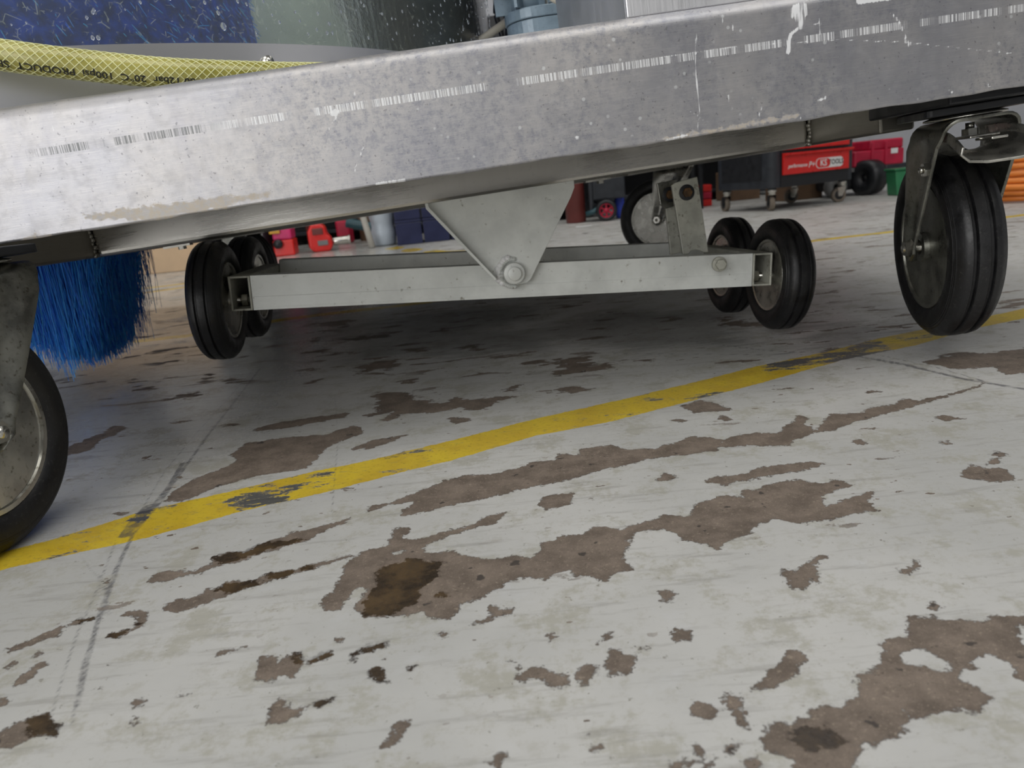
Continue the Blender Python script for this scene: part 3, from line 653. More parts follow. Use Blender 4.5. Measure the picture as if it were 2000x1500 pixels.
roots = np.c_[-.26+.355*np.cos(an), .55+.355*np.sin(an), hc]; rr = .385+rng.normal(0, .002, N)
tips = np.c_[-.26+rr*np.cos(an+rng.normal(0, .04, N)), .55+rr*np.sin(an), hc-.03+rng.normal(0, .015, N)]
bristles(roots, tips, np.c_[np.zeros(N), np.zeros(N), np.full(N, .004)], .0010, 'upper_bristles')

# equipment standing on the tray behind the beam
q = MB(); q.box(.512, 1.05, .012, .016, .0985, .60); q.box(.512, .516, .016, .30, .0985, .60); q.box(1.046, 1.05, .016, .30, .0985, .60)
q.build('control_cabinet', 'steel_pan', mach, bevel=.001)
q = MB(); q.box(.52, .84, .62, .66, .0965, .62); q.build('back_panel', 'charcoal', mach, bevel=.003)
q = MB(); q.box(-.02, .40, 1.0, 1.30, .0965, .66); q.build('tank_cabinet', 'cabinet', mach, bevel=.01)
def gearmotor():
    p = PL(1078, 50, .40); x0, y0 = p[0], .44
    q = MB(); w, d = .105, .075
    q.prism([(x+x0, y+y0) for x, y in rbox(w, d, .036, 8)], 'z', .0965, .190); q.prism([(x+x0, y+y0) for x, y in rbox(w+.003, d+.003, .037, 8)], 'z', .1905, .204)
    g = q.build('gearbox', 'motor', mach, bevel=.0015)
    for dx, dy in ((-.036, -.02), (.036, -.02), (0, -.033), (-.036, .02), (.036, .02)):
        q = MB(); q.hexnut((x0+dx, y0+dy, .204), (x0+dx, y0+dy, .209), .004); q.build('cover_bolt', 'zinc', g)
    q = MB(); q.cyl((x0-.02, y0, .2045), (x0-.02, y0, .236), .024, 24)
    for k in range(6):
        a = k*PI/3; q.box(.022, .045, -.002, .002, .2045, .236, Matrix.Translation((x0-.02, y0, 0)) @ Matrix.Rotation(a, 4, 'Z'))
    q.lathe([(.236, 0), (.236, .058), (.248, .062), (.258, .058), (.40, .056), (.40, 0)], 40, Matrix.Translation((x0-.02, y0, 0)), 'z')
    q.build('motor_flange', 'motor', g)
    q = MB()
    for k in range(18):
        a = k*PI/9; q.box(.0565, .064, -.001, .001, .262, .40, Matrix.Translation((x0-.02, y0, 0)) @ Matrix.Rotation(a, 4, 'Z'))
    q.build('cooling_fins', 'motor', g)
gearmotor()
def path(pts, b):
    return [tuple(PL(x, y, bb)) for (x, y), bb in zip(pts, b)]
def smooth(pts, n=8):
    P = [Vector(p) for p in pts]; out = []
    for i in range(len(P)-1):
        a, b, c, d = P[max(i-1, 0)], P[i], P[i+1], P[min(i+2, len(P)-1)]
        for k in range(n):
            t = k/n; out.append(.5*((2*b)+(c-a)*t+(2*a-5*b+4*c-d)*t*t+(3*b-a-3*c+d)*t**3))
    out.append(P[-1]); return out
q = MB(); q.tube(smooth(path([(1062, -60), (1072, -10), (1090, 5), (1120, 11), (1165, 8), (1215, 5), (1300, 0)], [.36]*7)), .0027, 12); q.build('power_cable', 'cable', mach)
q = MB(); q.tube(smooth(path([(930, 85), (960, 64), (985, 46), (1003, 33)], [.5]*4)), .0055, 12); q.build('drain_pipe', 'cable', mach)
q = MB(); q.tube(smooth(path([(962, -30), (985, 20), (992, 60), (985, 110)], [.52]*4)), .004, 10); q.tube(smooth(path([(975, -30), (968, 20), (978, 60), (990, 110)], [.54]*4)), .004, 10); q.build('cable_loom', 'black', mach)

# ---- wheels and casters
def tyre_profile(R, w, ri):
    h = w/2; g = .0018*R/.1
    pts = [(-h*.80, ri), (-h*.95, ri+(R-ri)*.12), (-h*1.0, ri+(R-ri)*.45), (-h*.985, ri+(R-ri)*.60), (-h*.96, ri+(R-ri)*.615), (-h*.96, ri+(R-ri)*.66), (-h*.93, ri+(R-ri)*.68), (-h*.92, ri+(R-ri)*.73), (-h*.87, ri+(R-ri)*.76), (-h*.84, ri+(R-ri)*.82), (-h*.72, R-.035*R)]
    rib = [(-.70, -.03), (-.60, -.010), (-.42, -.002), (-.39, -.01), (-.36, -.035), (-.26, -.035), (-.23, -.01), (-.20, .0), (0, .004), (.20, 0), (.23, -.01), (.26, -.035), (.36, -.035), (.39, -.01), (.42, -.002), (.60, -.010), (.70, -.03)]
    mid = [(h*x, R+R*y) for x, y in rib]
    return pts+mid+[(-x, r) for x, r in reversed(pts)]
def wheel_parts(parent, mx, R, w, bolt=True, rim='zinc_dark'):
    ri = R*.67
    t = MB(); t.lathe(tyre_profile(R, w, ri), 96, None, 'x', True, closed=True); o1 = t.build('tyre', 'rubber', parent, mx); o1.modifiers.new('e', 'EDGE_SPLIT').split_angle = .7
    h = w/2; r = MB()
    prof = [(h*.82, ri*1.02), (h*.90, ri*1.01), (h*.90, ri*.95), (h*.55, ri*.90), (h*.22, ri*.80), (h*.16, ri*.64), (h*.30, ri*.50), (h*.32, ri*.42), (h*.18, ri*.34), (h*.2, ri*.26), (h*1.02, ri*.23), (h*1.04, ri*.12)]
    full = prof+[(-x, q) for x, q in reversed(prof)]
    r.lathe(full, 64, None, 'x', True); o2 = r.build('rim', rim, parent, mx); o2.modifiers.new('e', 'EDGE_SPLIT').split_angle = .8
    return o1, o2
def caster(name, org, yaw, trail=.055, drop=.135, R=.1, w=.05, m='zinc_dark', brake=False, rim='zinc_dark', pw=(.10, .085), rimn=0):
    base = Matrix.Translation(org) @ Matrix.Rotation(yaw, 4, 'Z')
    hw = .033; ax = -drop; top = -.013; rc = .014
    # fork: one bent sheet swept over the wheel
    U = []
    for z in np.linspace(ax-.014, top-rc, 15): U.append((-hw, z))
    for a in np.linspace(0, PI/2, 6)[1:]: U.append((-hw+rc*(1-math.cos(a)), top-rc+rc*math.sin(a)))
    mid = [(x, top) for x in np.linspace(-hw+rc, hw-rc, 6)[1:-1]]
    U = U+mid+[(-x, z) for x, z in reversed(U)]
    f = MB(); v = []; fc = []; nt = 12
    for x, z in U:
        s = min(1, max(0, (z-(ax-.014))/(top-(ax-.014))))
        lo, hi = (trail-.014)*(1-s**1.0)+(-.040)*s**1.0, (trail+.014)*(1-s)+(.044)*s
        lo = (trail-.017)+(-.044-(trail-.017))*max(0, (s-.12)/.88)**.95
        hi = (trail+.017)+(.047-(trail+.017))*max(0, (s-.12)/.88)**.7
        if s < .12: sh_ = math.sqrt(max(0, 1-(1-s/.12)**2))*.93+.07; lo = trail-.017*sh_; hi = trail+.017*sh_
        for k in range(nt+1):
            t = k/nt; y = lo+(hi-lo)*t; fl = .003*math.cos(PI*(t-.5)*2)*(1 if z < top-.02 else 0)
            v.append((x+(-fl if x < 0 else fl)*(-1), y, z))
    for i in range(len(U)-1):
        for k in range(nt): fc.append((i*(nt+1)+k, i*(nt+1)+k+1, (i+1)*(nt+1)+k+1, (i+1)*(nt+1)+k))
    f.add(v, fc, True)
    root = f.build(name, m, mach, base, solid=.003, bevel=.0006)
    t = MB(); t.prism(rbox(pw[0], pw[1], .006), 'z', -.007, 0)
    t.build('top_plate', 'black', root, Matrix.Identity(4), bevel=.001)
    t = MB(); t.lathe([(-.0072, 0), (-.0072, .030), (-.009, .036), (-.011, .036), (-.0114, .03), (-.0114, 0)], 40, None, 'z'); t.build('swivel_race', 'chrome', root, Matrix.Identity(4))
    wm = Matrix.Translation((0, trail, ax)); wheel_parts(root, wm, R, w, rim=rim)
    t = MB(); t.cyl((-hw-.010, trail, ax), (hw+.010, trail, ax), .0045, 16)
    for s in (-1, 1): t.hexnut((s*(hw+.001), trail, ax), (s*(hw+.008), trail, ax), .0085); t.cyl((s*(hw+.0005), trail, ax), (s*(hw+.0015), trail, ax), .0105, 20)
    t.build('axle_bolt', 'chrome', root, Matrix.Identity(4))
    if brake:
        t = MB()  # pressed pedal: channel with a lip, tilted out over the tyre
        n = 12
        for i in range(1): pass
        v = []; fc = []
        sec = [(-.020, .012), (-.021, .002), (-.017, -.008), (-.008, -.012), (.008, -.012), (.017, -.008), (.021, .002), (.020, .012)]
        for i in range(n+1):
            s = i/n; y = .010-.095*s; zc = -.033-.012*s+.006*math.sin(s*PI); k = 1.15+.55*s
            for x, z in sec: v.append((x*k, y, zc+z*(1-.35*s)))
        L = len(sec)
        for i in range(n):
            for j in range(L-1): fc.append((i*L+j, i*L+j+1, (i+1)*L+j+1, (i+1)*L+j))
        t.add(v, fc, True); t.build('brake_pedal', 'zinc', root, Matrix.Identity(4), solid=.0025, bevel=.0006)
        t = MB(); t.box(-.013, .013, -.045, .012, -.031, -.0285); t.box(-.007, .007, -.075, -.040, -.034, -.0315)
        t.build('brake_spring', 'chrome', root, Matrix.Identity(4), bevel=.001)
        t = MB(); t.hexnut((0, -.012, -.0283), (0, -.012, -.022), .0075); t.cyl((0, -.012, -.022), (0, -.012, -.0165), .004, 12); t.build('adjusting_nut', 'zinc', root, Matrix.Identity(4))
        t = MB(); t.hexnut((-hw-.001, -.006, -.055), (-hw-.008, -.006, -.055), .007); t.cyl((-hw-.008, -.006, -.055), (-hw-.011, -.006, -.055), .0035, 12); t.build('pivot_bolt', 'chrome', root, Matrix.Identity(4))
    return root
caster('caster', (-.023, -.024, -.003), math.radians(180-14), .048, .127, R=.09, m='zinc_dark', rim='chrome', pw=(.085, .075))['label'] = 'caster standing on the floor beside the yellow line'
# right caster: wheel hangs clear of the floor
caster('caster', (.862, .100, -.006), math.radians(-15), .052, .139, m='zinc_dark', brake=True)['label'] = 'caster lifted clear of the floor, with brake pedal'
caster('caster', (.945, 1.26, -.004), math.radians(62), .05, .134, m='zinc', rim='zinc')
caster('caster', (-.115, 1.27, .043), math.radians(75), .05, .135, m='zinc_dark')

# ---- bogie hung under the middle on triangular brackets
TL = np.array([.093, .31, -.087]); TR = np.array([.72, .281, -.16])
bt = math.atan2(TR[2]-TL[2], TR[0]-TL[0])
BM = Matrix.Translation((.4105, .30, -.1235)) @ Matrix.Rotation(-bt, 4, 'Y')   # bogie local frame: x along tube, y rear, z up
def hollow(m, x0, x1, y0, y1, z0, z1, axis, th=.0025):
    if axis == 'x':
        m.box(x0, x1, y0, y0+th, z0, z1); m.box(x0, x1, y1-th, y1, z0, z1); m.box(x0, x1, y0+th, y1-th, z0, z0+th); m.box(x0, x1, y0+th, y1-th, z1-th, z1)
    else:
        m.box(x0, x0+th, y0, y1, z0, z1); m.box(x1-th, x1, y0, y1, z0, z1); m.box(x0+th, x1-th, y0, y1, z0, z0+th); m.box(x0+th, x1-th, y0, y1, z1-th, z1)
LL = .3075; hh = .0205
q = MB(); hollow(q, -LL, LL, -.0125, .0125, -hh, hh, 'x'); q.box(-LL+.001, LL-.001, -.0131, -.0126, -hh+.003, -.0045); q.build('front_tube', 'galv', mach, BM, bevel=.0012)
q = MB(); hollow(q, -LL, LL, .160, .185, -hh+.007, hh+.007, 'x'); q.build('rear_tube', 'galv', mach, BM, bevel=.0012)
for s in (-1, 1):
    q = MB(); x0, x1 = (LL+.0005, LL+.0255) if s > 0 else (-LL-.0255, -LL-.0005)
    hollow(q, x0, x1, -.0135, .186, -hh, hh, 'y'); q.build('end_tube', 'galv_dark', mach, BM, bevel=.0008)
RB = .071
for s in (-1, 1):
    for y in (.012, .172):
        x = s*(LL+.0255+.021); mx = BM @ Matrix.Translation((x, y, -.010))
        t = MB(); t.lathe(tyre_profile(RB, .038, RB*.64), 80, None, 'x', True, closed=True); o = t.build('wheel', 'rubber', mach, mx); o.modifiers.new('e', 'EDGE_SPLIT').split_angle = .7
        o['label'] = 'small ribbed bogie wheel'
        h = .019; ri = RB*.64; pr = [(h*.8, ri*1.02), (h*.88, ri), (h*.86, ri*.93), (h*.3, ri*.84), (h*.2, ri*.6), (h*.35, ri*.45), (h*.2, ri*.36), (h*.25, ri*.3), (h*1.15, ri*.27), (h*1.2, ri*.12)]
        r = MB(); r.lathe(pr+[(-a, b) for a, b in reversed(pr)], 56, None, 'x', True); o2 = r.build('rim', 'zinc', o, Matrix.Identity(4)); o2.modifiers.new('e', 'EDGE_SPLIT').split_angle = .8
        r = MB(); r.cyl((-.048, 0, 0), (.03, 0, 0), .004, 14) if s > 0 else r.cyl((-.03, 0, 0), (.048, 0, 0), .004, 14)
        e = -1 if s > 0 else 1
        r.hexnut((e*.029, 0, 0), (e*.036, 0, 0), .0075); r.hexnut((-e*.0235, 0, 0), (-e*.030, 0, 0), .0075); r.build('axle_bolt', 'chrome', o, Matrix.Identity(4))
def ppoly(pts, b): return [tuple(PL(x, y, b)[[0, 2]]) for x, y in pts]
# the front bracket
pts = [(830, 398), (832, 408), (972, 553), (982, 559), (1000, 558), (1030, 552), (1037, 545), (1115, 385), (1122, 366), (1121, 352)]
q = MB(); q.prism(ppoly(pts, .272), 'y', .272, .2755); fb = q.build('front_bracket', 'galv', mach, bevel=.0006)
q = MB(); fl = ppoly([(830, 398), (832, 408), (965, 546), (968, 542), (838, 405), (836, 397)], .272); q.prism(fl, 'y', .256, .272); q.build('folded_edge', 'galv', fb, Matrix.Identity(4), bevel=.0004)
c_ = PL(1003, 533, .272)
q = MB(); q.cyl((c_[0], .262, c_[2]), (c_[0], .272, c_[2]), .0128, 32); q.cyl((c_[0], .258, c_[2]), (c_[0], .262, c_[2]), .0085, 24, .0075); q.build('pivot_boss', 'galv', fb, Matrix.Identity(4), bevel=.001)
q = MB()
for k in range(26):
    a = math.radians(80+k*7.5); q.lathe([(-.0025, 0), (-.001, .0026), (.0015, .0030), (.0028, 0)], 8, Matrix.Translation((c_[0]+.0165*math.cos(a), .2705, c_[2]+.0165*math.sin(a))), 'y')
q.build('weld_bead', 'galv', fb, Matrix.Identity(4))['kind'] = 'stuff'
q = MB(); rp = [(x, z) for x, z in ppoly([(830, 398), (832, 408), (972, 553), (1030, 552), (1115, 385), (1121, 352)], .272)]
q.prism(rp, 'y', .488, .4915); q.build('rear_bracket', 'galv_dark', mach, bevel=.0006)
q = MB(); q.cyl((c_[0], .276, c_[2]), (c_[0], .495, c_[2]), .008, 20); q.build('pivot_shaft', 'zinc', mach)
q = MB()
for k in range(9):
    a = math.radians(105+k*13); q.lathe([(-.003, 0), (-.0015, .0042), (.001, .0045), (.003, 0)], 9, Matrix.Translation((c_[0]+(.0175+.0015*math.sin(k*2))*math.cos(a), .2712, c_[2]+.0185*math.sin(a))), 'y')
q.build('sealant_bead', 'print_white', fb, Matrix.Identity(4))['kind'] = 'stuff'
# link plates standing on the bogie at the right
def plate(name, pts, b, th, m, hole=None):
    q = MB(); q.prism(ppoly(pts, b), 'y', b, b+th); o = q.build(name, m, mach, bevel=.0008)
    if hole:
        h = PL(*hole, b); q = MB(); q.cyl((h[0], b-.0015, h[2]), (h[0], b, h[2]), .0100, 24); q.build('washer', 'black', o, Matrix.Identity(4), bevel=.0004)
        q = MB(); q.hexnut((h[0], b-.006, h[2]), (h[0], b-.0016, h[2]), .0062); q.build('rusty_nut', 'rust', o, Matrix.Identity(4), bevel=.0004)
    return o
plate('link_plate', [(1312, 362), (1318, 357), (1362, 345), (1384, 493), (1374, 493), (1366, 489), (1358, 488), (1350, 490), (1344, 497), (1334, 497)], .325, .005, 'galv_dark', (1341, 376))
plate('link_plate', [(1300, 402), (1322, 400), (1336, 492), (1310, 498)], .375, .005, 'galv_dark')
plate('link_plate', [(1283, 358), (1322, 350), (1326, 400), (1300, 408), (1290, 400)], .372, .004, 'zinc_dark', (1308, 380))
q = MB(); h = PL(1341, 376, .33); q.cyl((h[0], .331, h[2]), (h[0], .371, h[2]), .006, 16); q.build('link_pin', 'rust', mach)
q = MB(); h = PL(1405, 516, .268); hb = .268
q.cyl((h[0], .266, h[2]), (h[0], .2705, h[2]), .0092, 24); q.hexnut((h[0], .261, h[2]), (h[0], .2659, h[2]), .0066); q.build('tube_bolt', 'galv_dark', mach, bevel=.0004)

# ------------------------------------------------------------------ hose lying over the beam (thing of its own)
hp = smooth([MM @ Vector(p) for p in path([(-260, 62), (-120, 88), (0, 107), (160, 127), (320, 142), (480, 148), (608, 149), (760, 146), (900, 142)], [.015, .018, .022, .030, .042, .065, .10, .15, .2])], 14)
HR = .0112
hose = MB().tube(hp, HR, 24).build('water_hose', 'hose'); tag(hose, 'yellow braided water hose lying along the top left of the beam', 'hose')
hs = [0]; 
for a, b in zip(hp, hp[1:]): hs.append(hs[-1]+(b-a).length)
hs = np.array(hs); hpn = np.array(hp)
def hpt(s, th, r):
    p = np.array([np.interp(s, hs, hpn[:, k]) for k in range(3)]); e = .004
    t = Vector([np.interp(s+e, hs, hpn[:, k])-np.interp(s-e, hs, hpn[:, k]) for k in range(3)]).normalized()
    x = t.cross(Vector((0, 0, 1))).normalized(); y = x.cross(t)      # x: toward the camera side, y: up
    return Vector(p)+x*math.cos(th)*r+y*math.sin(th)*r
q = MB(); Lh = hs[-1]; nst = 150
for sgn in (-1, 1):
    for k in range(11):
        v = []; f = []
        for i in range(nst):
            s = Lh*i/(nst-1); th = sgn*(2*PI*s/.072)+2*PI*k/11
            for d, r in ((-.00042, HR+.0001), (0, HR+.0006), (.00042, HR+.0001)): v.append(hpt(s+d, th-sgn*d*30, r))
        for i in range(nst-1):
            for j in range(2): f.append((i*3+j, i*3+j+1, i*3+4+j, i*3+3+j))
        q.add(v, f, True)
q.build('braid', 'braid', hose)
sx0 = hs[28]  # near the left edge of the view
me = text_mesh('80 12bar  20\u00b0C  100psi  PRODUCT  SERN', .0072, 0, .0001)
w_ = max(v.co.x for v in me.vertices)-min(v.co.x for v in me.vertices); xm = min(v.co.x for v in me.vertices)
smax = np.interp(395, np.linspace(-260, 900, 60), np.interp(np.linspace(0, 1, 60), np.linspace(0, 1, len(hs)), hs))
k_ = .185/w_
s_right = None
def px_of(p): v = np.array(p)-CAM; d = -(v@CB); return 1000+F*(v@CR)/d
for i in range(len(hp)):
    if px_of(hp[i]) > 372: s_right = hs[i]; break
s_left = [hs[i] for i in range(len(hp)) if px_of(hp[i]) > -35][0]; k_ = (s_right-s_left)/w_
for v in me.vertices:
    s = s_right-(v.co.x-xm)*k_; th = -.62+v.co.y/HR*-1.0*-1.0*-1.0
    v.co = hpt(s, th, HR+.0008)
me.materials.append(M['print_black']); to = bpy.data.objects.new('printed_text', me); COL.objects.link(to); to.parent = hose

# ------------------------------------------------------------------ background things
def up(x0, y0, x1, Y): return PY(x0, y0, Y)
def toolcart():
    fd = math.radians(25); B = G(1508, 414); w, d = .49, .345; zb = .095
    root = empty('tool_trolley', (B[0], B[1], 0), fd, label='black tool trolley with red drawers standing on casters', cat='trolley')
    q = MB(); q.prism([(x+w/2, y+d/2) for x, y in rbox(w, d, .03, 6)], 'z', zb, .62); q.build('cabinet', 'charcoal', root, Matrix.Identity(4), bevel=.003)
    q = MB(); q.box(-.0035, -.0005, .06, .30, zb+.035, .50); q.build('side_panel', 'black', root, Matrix.Identity(4), bevel=.001)
    q = MB(); q.box(.045, w-.045, -.004, -.0005, zb, .62); q.build('front_frame', 'black', root, Matrix.Identity(4), bevel=.001)
    for k in range(4):
        z0 = .145+.1*k; dr = MB(); dr.box(.05, w-.055, -.016, -.0045, z0, z0+.088); o = dr.build('drawer', 'red', root, Matrix.Identity(4), bevel=.002)
        hd = MB(); hd.prism([(-.016, z0+.088), (-.034, z0+.086), (-.034, z0+.080), (-.016, z0+.074)], 'x', .05, w-.045); hd.build('handle_rail', 'red', o, Matrix.Identity(4), bevel=.001)
        if k == 0:
            R90 = Matrix.Rotation(PI/2, 4, 'X')
            lg = MB(); lg.prism([(x+.315, y+.178) for x, y in rbox(.165, .042, .0205, 8)], 'y', -.0172, -.0163); lg.build('logo_plate', 'print_white', o, Matrix.Identity(4))
            lg = MB(); lg.prism([(x+.277, y+.178) for x, y in rbox(.082, .036, .0175, 8)], 'y', -.0178, -.01725); lg.build('logo_oval', 'red', o, Matrix.Identity(4))
            for s, sz, x, z, y, mm, bo in (('KS', .036, .277, .178, -.0182, 'print_white', .0008), ('TOOLS', .028, .352, .178, -.0178, 'print_black', .0006), ('performance', .021, .128, .178, -.0165, 'print_white', .0004), ('P+', .034, .208, .176, -.0165, 'print_white', .0004)):
                me = text_mesh(s, sz, .25 if s[0] in 'pP' else 0, bo); me.materials.append(M[mm]); t = bpy.data.objects.new('lettering', me); COL.objects.link(t); t.parent = o; t.matrix_local = Matrix.Translation((x, y, z)) @ R90
    for x, y, a in ((.035, .035, -.5), (w-.035, .035, 1.2), (.035, d-.035, -.3), (w-.035, d-.035, 1.2)):
        cst = MB(); cst.lathe([(zb-.0005, .0), (zb-.0005, .017), (zb-.012, .019), (zb-.020, .013), (zb-.026, .017), (zb-.030, .0)], 20, Matrix.Translation((x, y, 0)), 'z')
        c = cst.build('caster', 'chrome', root, Matrix.Identity(4))
        mx = Matrix.Translation((x, y, .032)) @ Matrix.Rotation(a, 4, 'Z') @ Matrix.Translation((0, .018, 0))
        q = MB(); q.lathe([(-.010, .018), (-.011, .028), (-.008, .032), (.008, .032), (.011, .028), (.010, .018)], 32, None, 'x'); q.build('tyre', 'tread', c, mx)
        q = MB(); q.lathe([(-.0115, .0), (-.0115, .017), (-.009, .0255), (.009, .0255), (.0115, .017), (.0115, 0)], 24, None, 'x'); q.build('hub', 'black', c, mx)
        q = MB()
        for s in (-1, 1): q.prism([(-.012, -.006), (.012-.006, -.006), (.010, .032), (-.030, .034)], 'x', s*.0135-.001, s*.0135+.001)
        q.cyl((-.017, 0, 0), (.017, 0, 0), .004, 10); q.build('fork', 'chrome' if x > .2 else 'black', c, mx)
toolcart()

def thing(name, label, cat, loc, rz=0, group=None): return empty(name, (loc[0], loc[1], 0), rz, label=label, cat=cat, group=group)
I4 = Matrix.Identity(4)
# beige board / carton at far left
p = G(300, 537)
bd = thing('beige_carton', 'large beige carton on the floor left of the bogie wheel', 'box', (p[0]-.40, p[1]+.03), .05)
q = MB(); q.box(0, .62, 0, .14, 0, .42); q.build('carton_body', 'beige', bd, I4, bevel=.004)
q = MB(); q.box(0, .398, -.002, -.0001, .30, .42); q.box(.402, .62, -.002, -.0001, .30, .42); q.build('carton_flap', 'beige', bd, I4)
# dark cabinet edge behind rear wheel
p = G(522, 505)
cb = thing('grey_cabinet', 'dark grey steel cabinet left of the red tools', 'cabinet', (p[0]-.05, p[1]+.02), -.05)
q = MB(); q.box(-.10, .045, 0, .4, .0, .8); q.build('body', 'charcoal', cb, I4, bevel=.004)
q = MB(); q.box(.0, .043, -.006, -.0005, .01, .79); q.build('edge_strip', 'greyp', cb, I4, bevel=.001)
# red, magenta and yellow tool case
p = G(557, 500)
tc = thing('tool_box', 'small red and magenta tool box with yellow catch', 'tool box', p, .1)
q = MB(); q.box(-.045, .045, 0, .12, 0, .07); q.build('lower_tray', 'red', tc, I4, bevel=.006)
q = MB(); q.box(-.042, .042, .002, .118, .0705, .17); q.build('upper_case', 'magenta', tc, I4, bevel=.008)
q = MB(); q.box(-.05, -.005, -.012, -.0005, .10, .125); q.build('catch', 'yellowp', tc, I4, bevel=.002)
q = MB(); q.lathe([(-.02, 0), (-.02, .02), (0, .02)], 16, Matrix.Translation((-.02, -.0002, .055)), 'y'); q.build('knob', 'black', tc, I4)
# red hand machine
p = G(628, 492)
rt = thing('power_tool', 'red pump-like power tool with silver pipe, right of the tool box', 'tool', p, .15)
q = MB(); q.prism([(-.05, .02), (-.03, .0), (.04, 0), (.055, .025), (.05, .06), (.035, .075), (.03, .11), (.01, .125), (-.03, .125), (-.05, .09)], 'y', 0, .09); q.build('housing', 'red', rt, I4, bevel=.010, seg=3)
q = MB(); q.box(-.028, .02, -.004, .094, .075, .105); q.build('grip_opening', 'maroon', rt, I4, bevel=.004)
q = MB(); q.box(-.01, .035, -.006, -.001, .028, .050); q.build('rating_plate', 'greyp', rt, I4, bevel=.001)
q = MB(); q.cyl((.056, .045, .038), (.125, .045, .040), .018, 20); q.cyl((.125, .045, .04), (.132, .045, .04), .022, 20); q.build('silver_pipe', 'chrome', rt, I4, bevel=.001)
p = G(600, 488)
q = MB(); q.box(-.03, .03, 0, .1, .0, .13); q.cyl((0, -.003, .1), (0, -.003, .1005), .01); o = q.build('dark_red_case', 'maroon', None, Matrix.Translation((p[0], p[1]+.16, 0)), bevel=.012); tag(o, 'dark red tool case behind the red power tool', 'case')
p = G(675, 480)
o = MB().box(-.04, .03, 0, .1, 0, .115).build('maroon_canister', 'crimson', None, Matrix.Translation((p[0]-.03, p[1]+.16, 0)), bevel=.01); tag(o, 'maroon canister carrying a yellow carton', 'canister')
o = MB().box(-.03, .03, 0, .08, .1155, .18).build('yellow_carton', 'yellowp', None, Matrix.Translation((p[0]-.035, p[1]+.165, 0)), bevel=.003); tag(o, 'small yellow carton on top of the maroon canister', 'box')
q = MB(); q.cyl((-.06, 0, .105), (.09, .0, .062), .024, 20); o = q.build('teal_tube', 'tealp', None, Matrix.Translation((p[0]+.06, p[1]+.10, 0)), bevel=.002); tag(o, 'dark teal tube leaning behind the silver pipe', 'tube')
q = MB(); q.lathe([(0, 0), (0, .03), (.14, .03), (.17, .014), (.2, .014), (.2, 0)], 20, None, 'z'); o = q.build('oil_bottle', 'card', None, Matrix.Translation((p[0]+.06, p[1]+.26, 0))); tag(o, 'brown oil bottle behind the teal tube', 'bottle')
# white post and milky jug
p0 = G(727, 485)
q = MB(); top = PY(700, 395, p0[1]+.02); q.tube([(p0[0], p0[1]+.01, .002), ((p0[0]*.6+top[0]*.4), p0[1]+.012, top[2]*.42), tuple(top), (top[0]-.03, top[1], top[2]+.15)], .014, 14)
o = q.build('cream_chair_leg', 'cream'); tag(o, 'leaning cream plastic chair leg left of the milky jug', 'chair leg')
p = G(750, 481); jw = .056
jg = thing('milky_jug', 'milky white plastic jug between cream leg and navy crates', 'jug', p, .05)
q = MB(); q.lathe([(0, 0), (0, .040), (.010, .053), (.06, .056), (.085, .050), (.10, .050), (.13, .056), (.19, .055), (.23, .03), (.25, .02), (.27, .02), (.27, 0)], 28, Matrix.Translation((0, .055, 0)), 'z'); q.build('body', 'whitep', jg, I4)
q = MB(); q.lathe([(.2705, 0), (.2705, .024), (.29, .024), (.29, 0)], 20, Matrix.Translation((0, .055, 0)), 'z'); q.build('cap', 'bluep', jg, I4)
# navy crates: 3 x 2 stack of folding crates
p = G(777, 480)
for i in range(3):
    for j in range(3):
        L = ['left', 'middle', 'right'][i]+' navy plastic crate in the '+['bottom', 'middle', 'top'][j]+' row of the stack'
        cr = empty('navy_crate', (p[0]+.118*i, p[1]+.02*i+.0, .0002+.106*j), .1, label=L, cat='crate', group='stacked navy crates right of the milky jug')
        q = MB(); q.box(0, .112, 0, .2, 0, .095); q.build('crate_body', 'navy', cr, I4, bevel=.004)
        q = MB(); q.box(-.002, .114, -.002, .202, .0955, .105); q.build('crate_rim', 'navy', cr, I4, bevel=.002)
# maroon cylinder
p = G(1132, 438)
cy = thing('maroon_cylinder', 'tall dull maroon gas cylinder standing on the floor', 'cylinder', (p[0], p[1]+.14))
q = MB(); q.lathe([(0, 0), (0, .044), (.006, .049), (.5, .049), (.56, .03), (.58, 0)], 36, None, 'z'); q.build('body', 'maroon', cy, I4)
q = MB(); q.lathe([(.5805, 0), (.5805, .014), (.62, .012), (.62, 0)], 14, None, 'z'); q.build('valve', 'chrome', cy, I4)
p = G(1140, 443); o = MB().box(-.035, .035, -.006, .006, 0, .004).build('white_strip', 'print_white', None, Matrix.Translation((p[0], p[1], .0005)) @ Matrix.Rotation(.1, 4, 'Z'), bevel=.001); tag(o, 'white plastic strip lying on the floor by the maroon cylinder', 'strip')
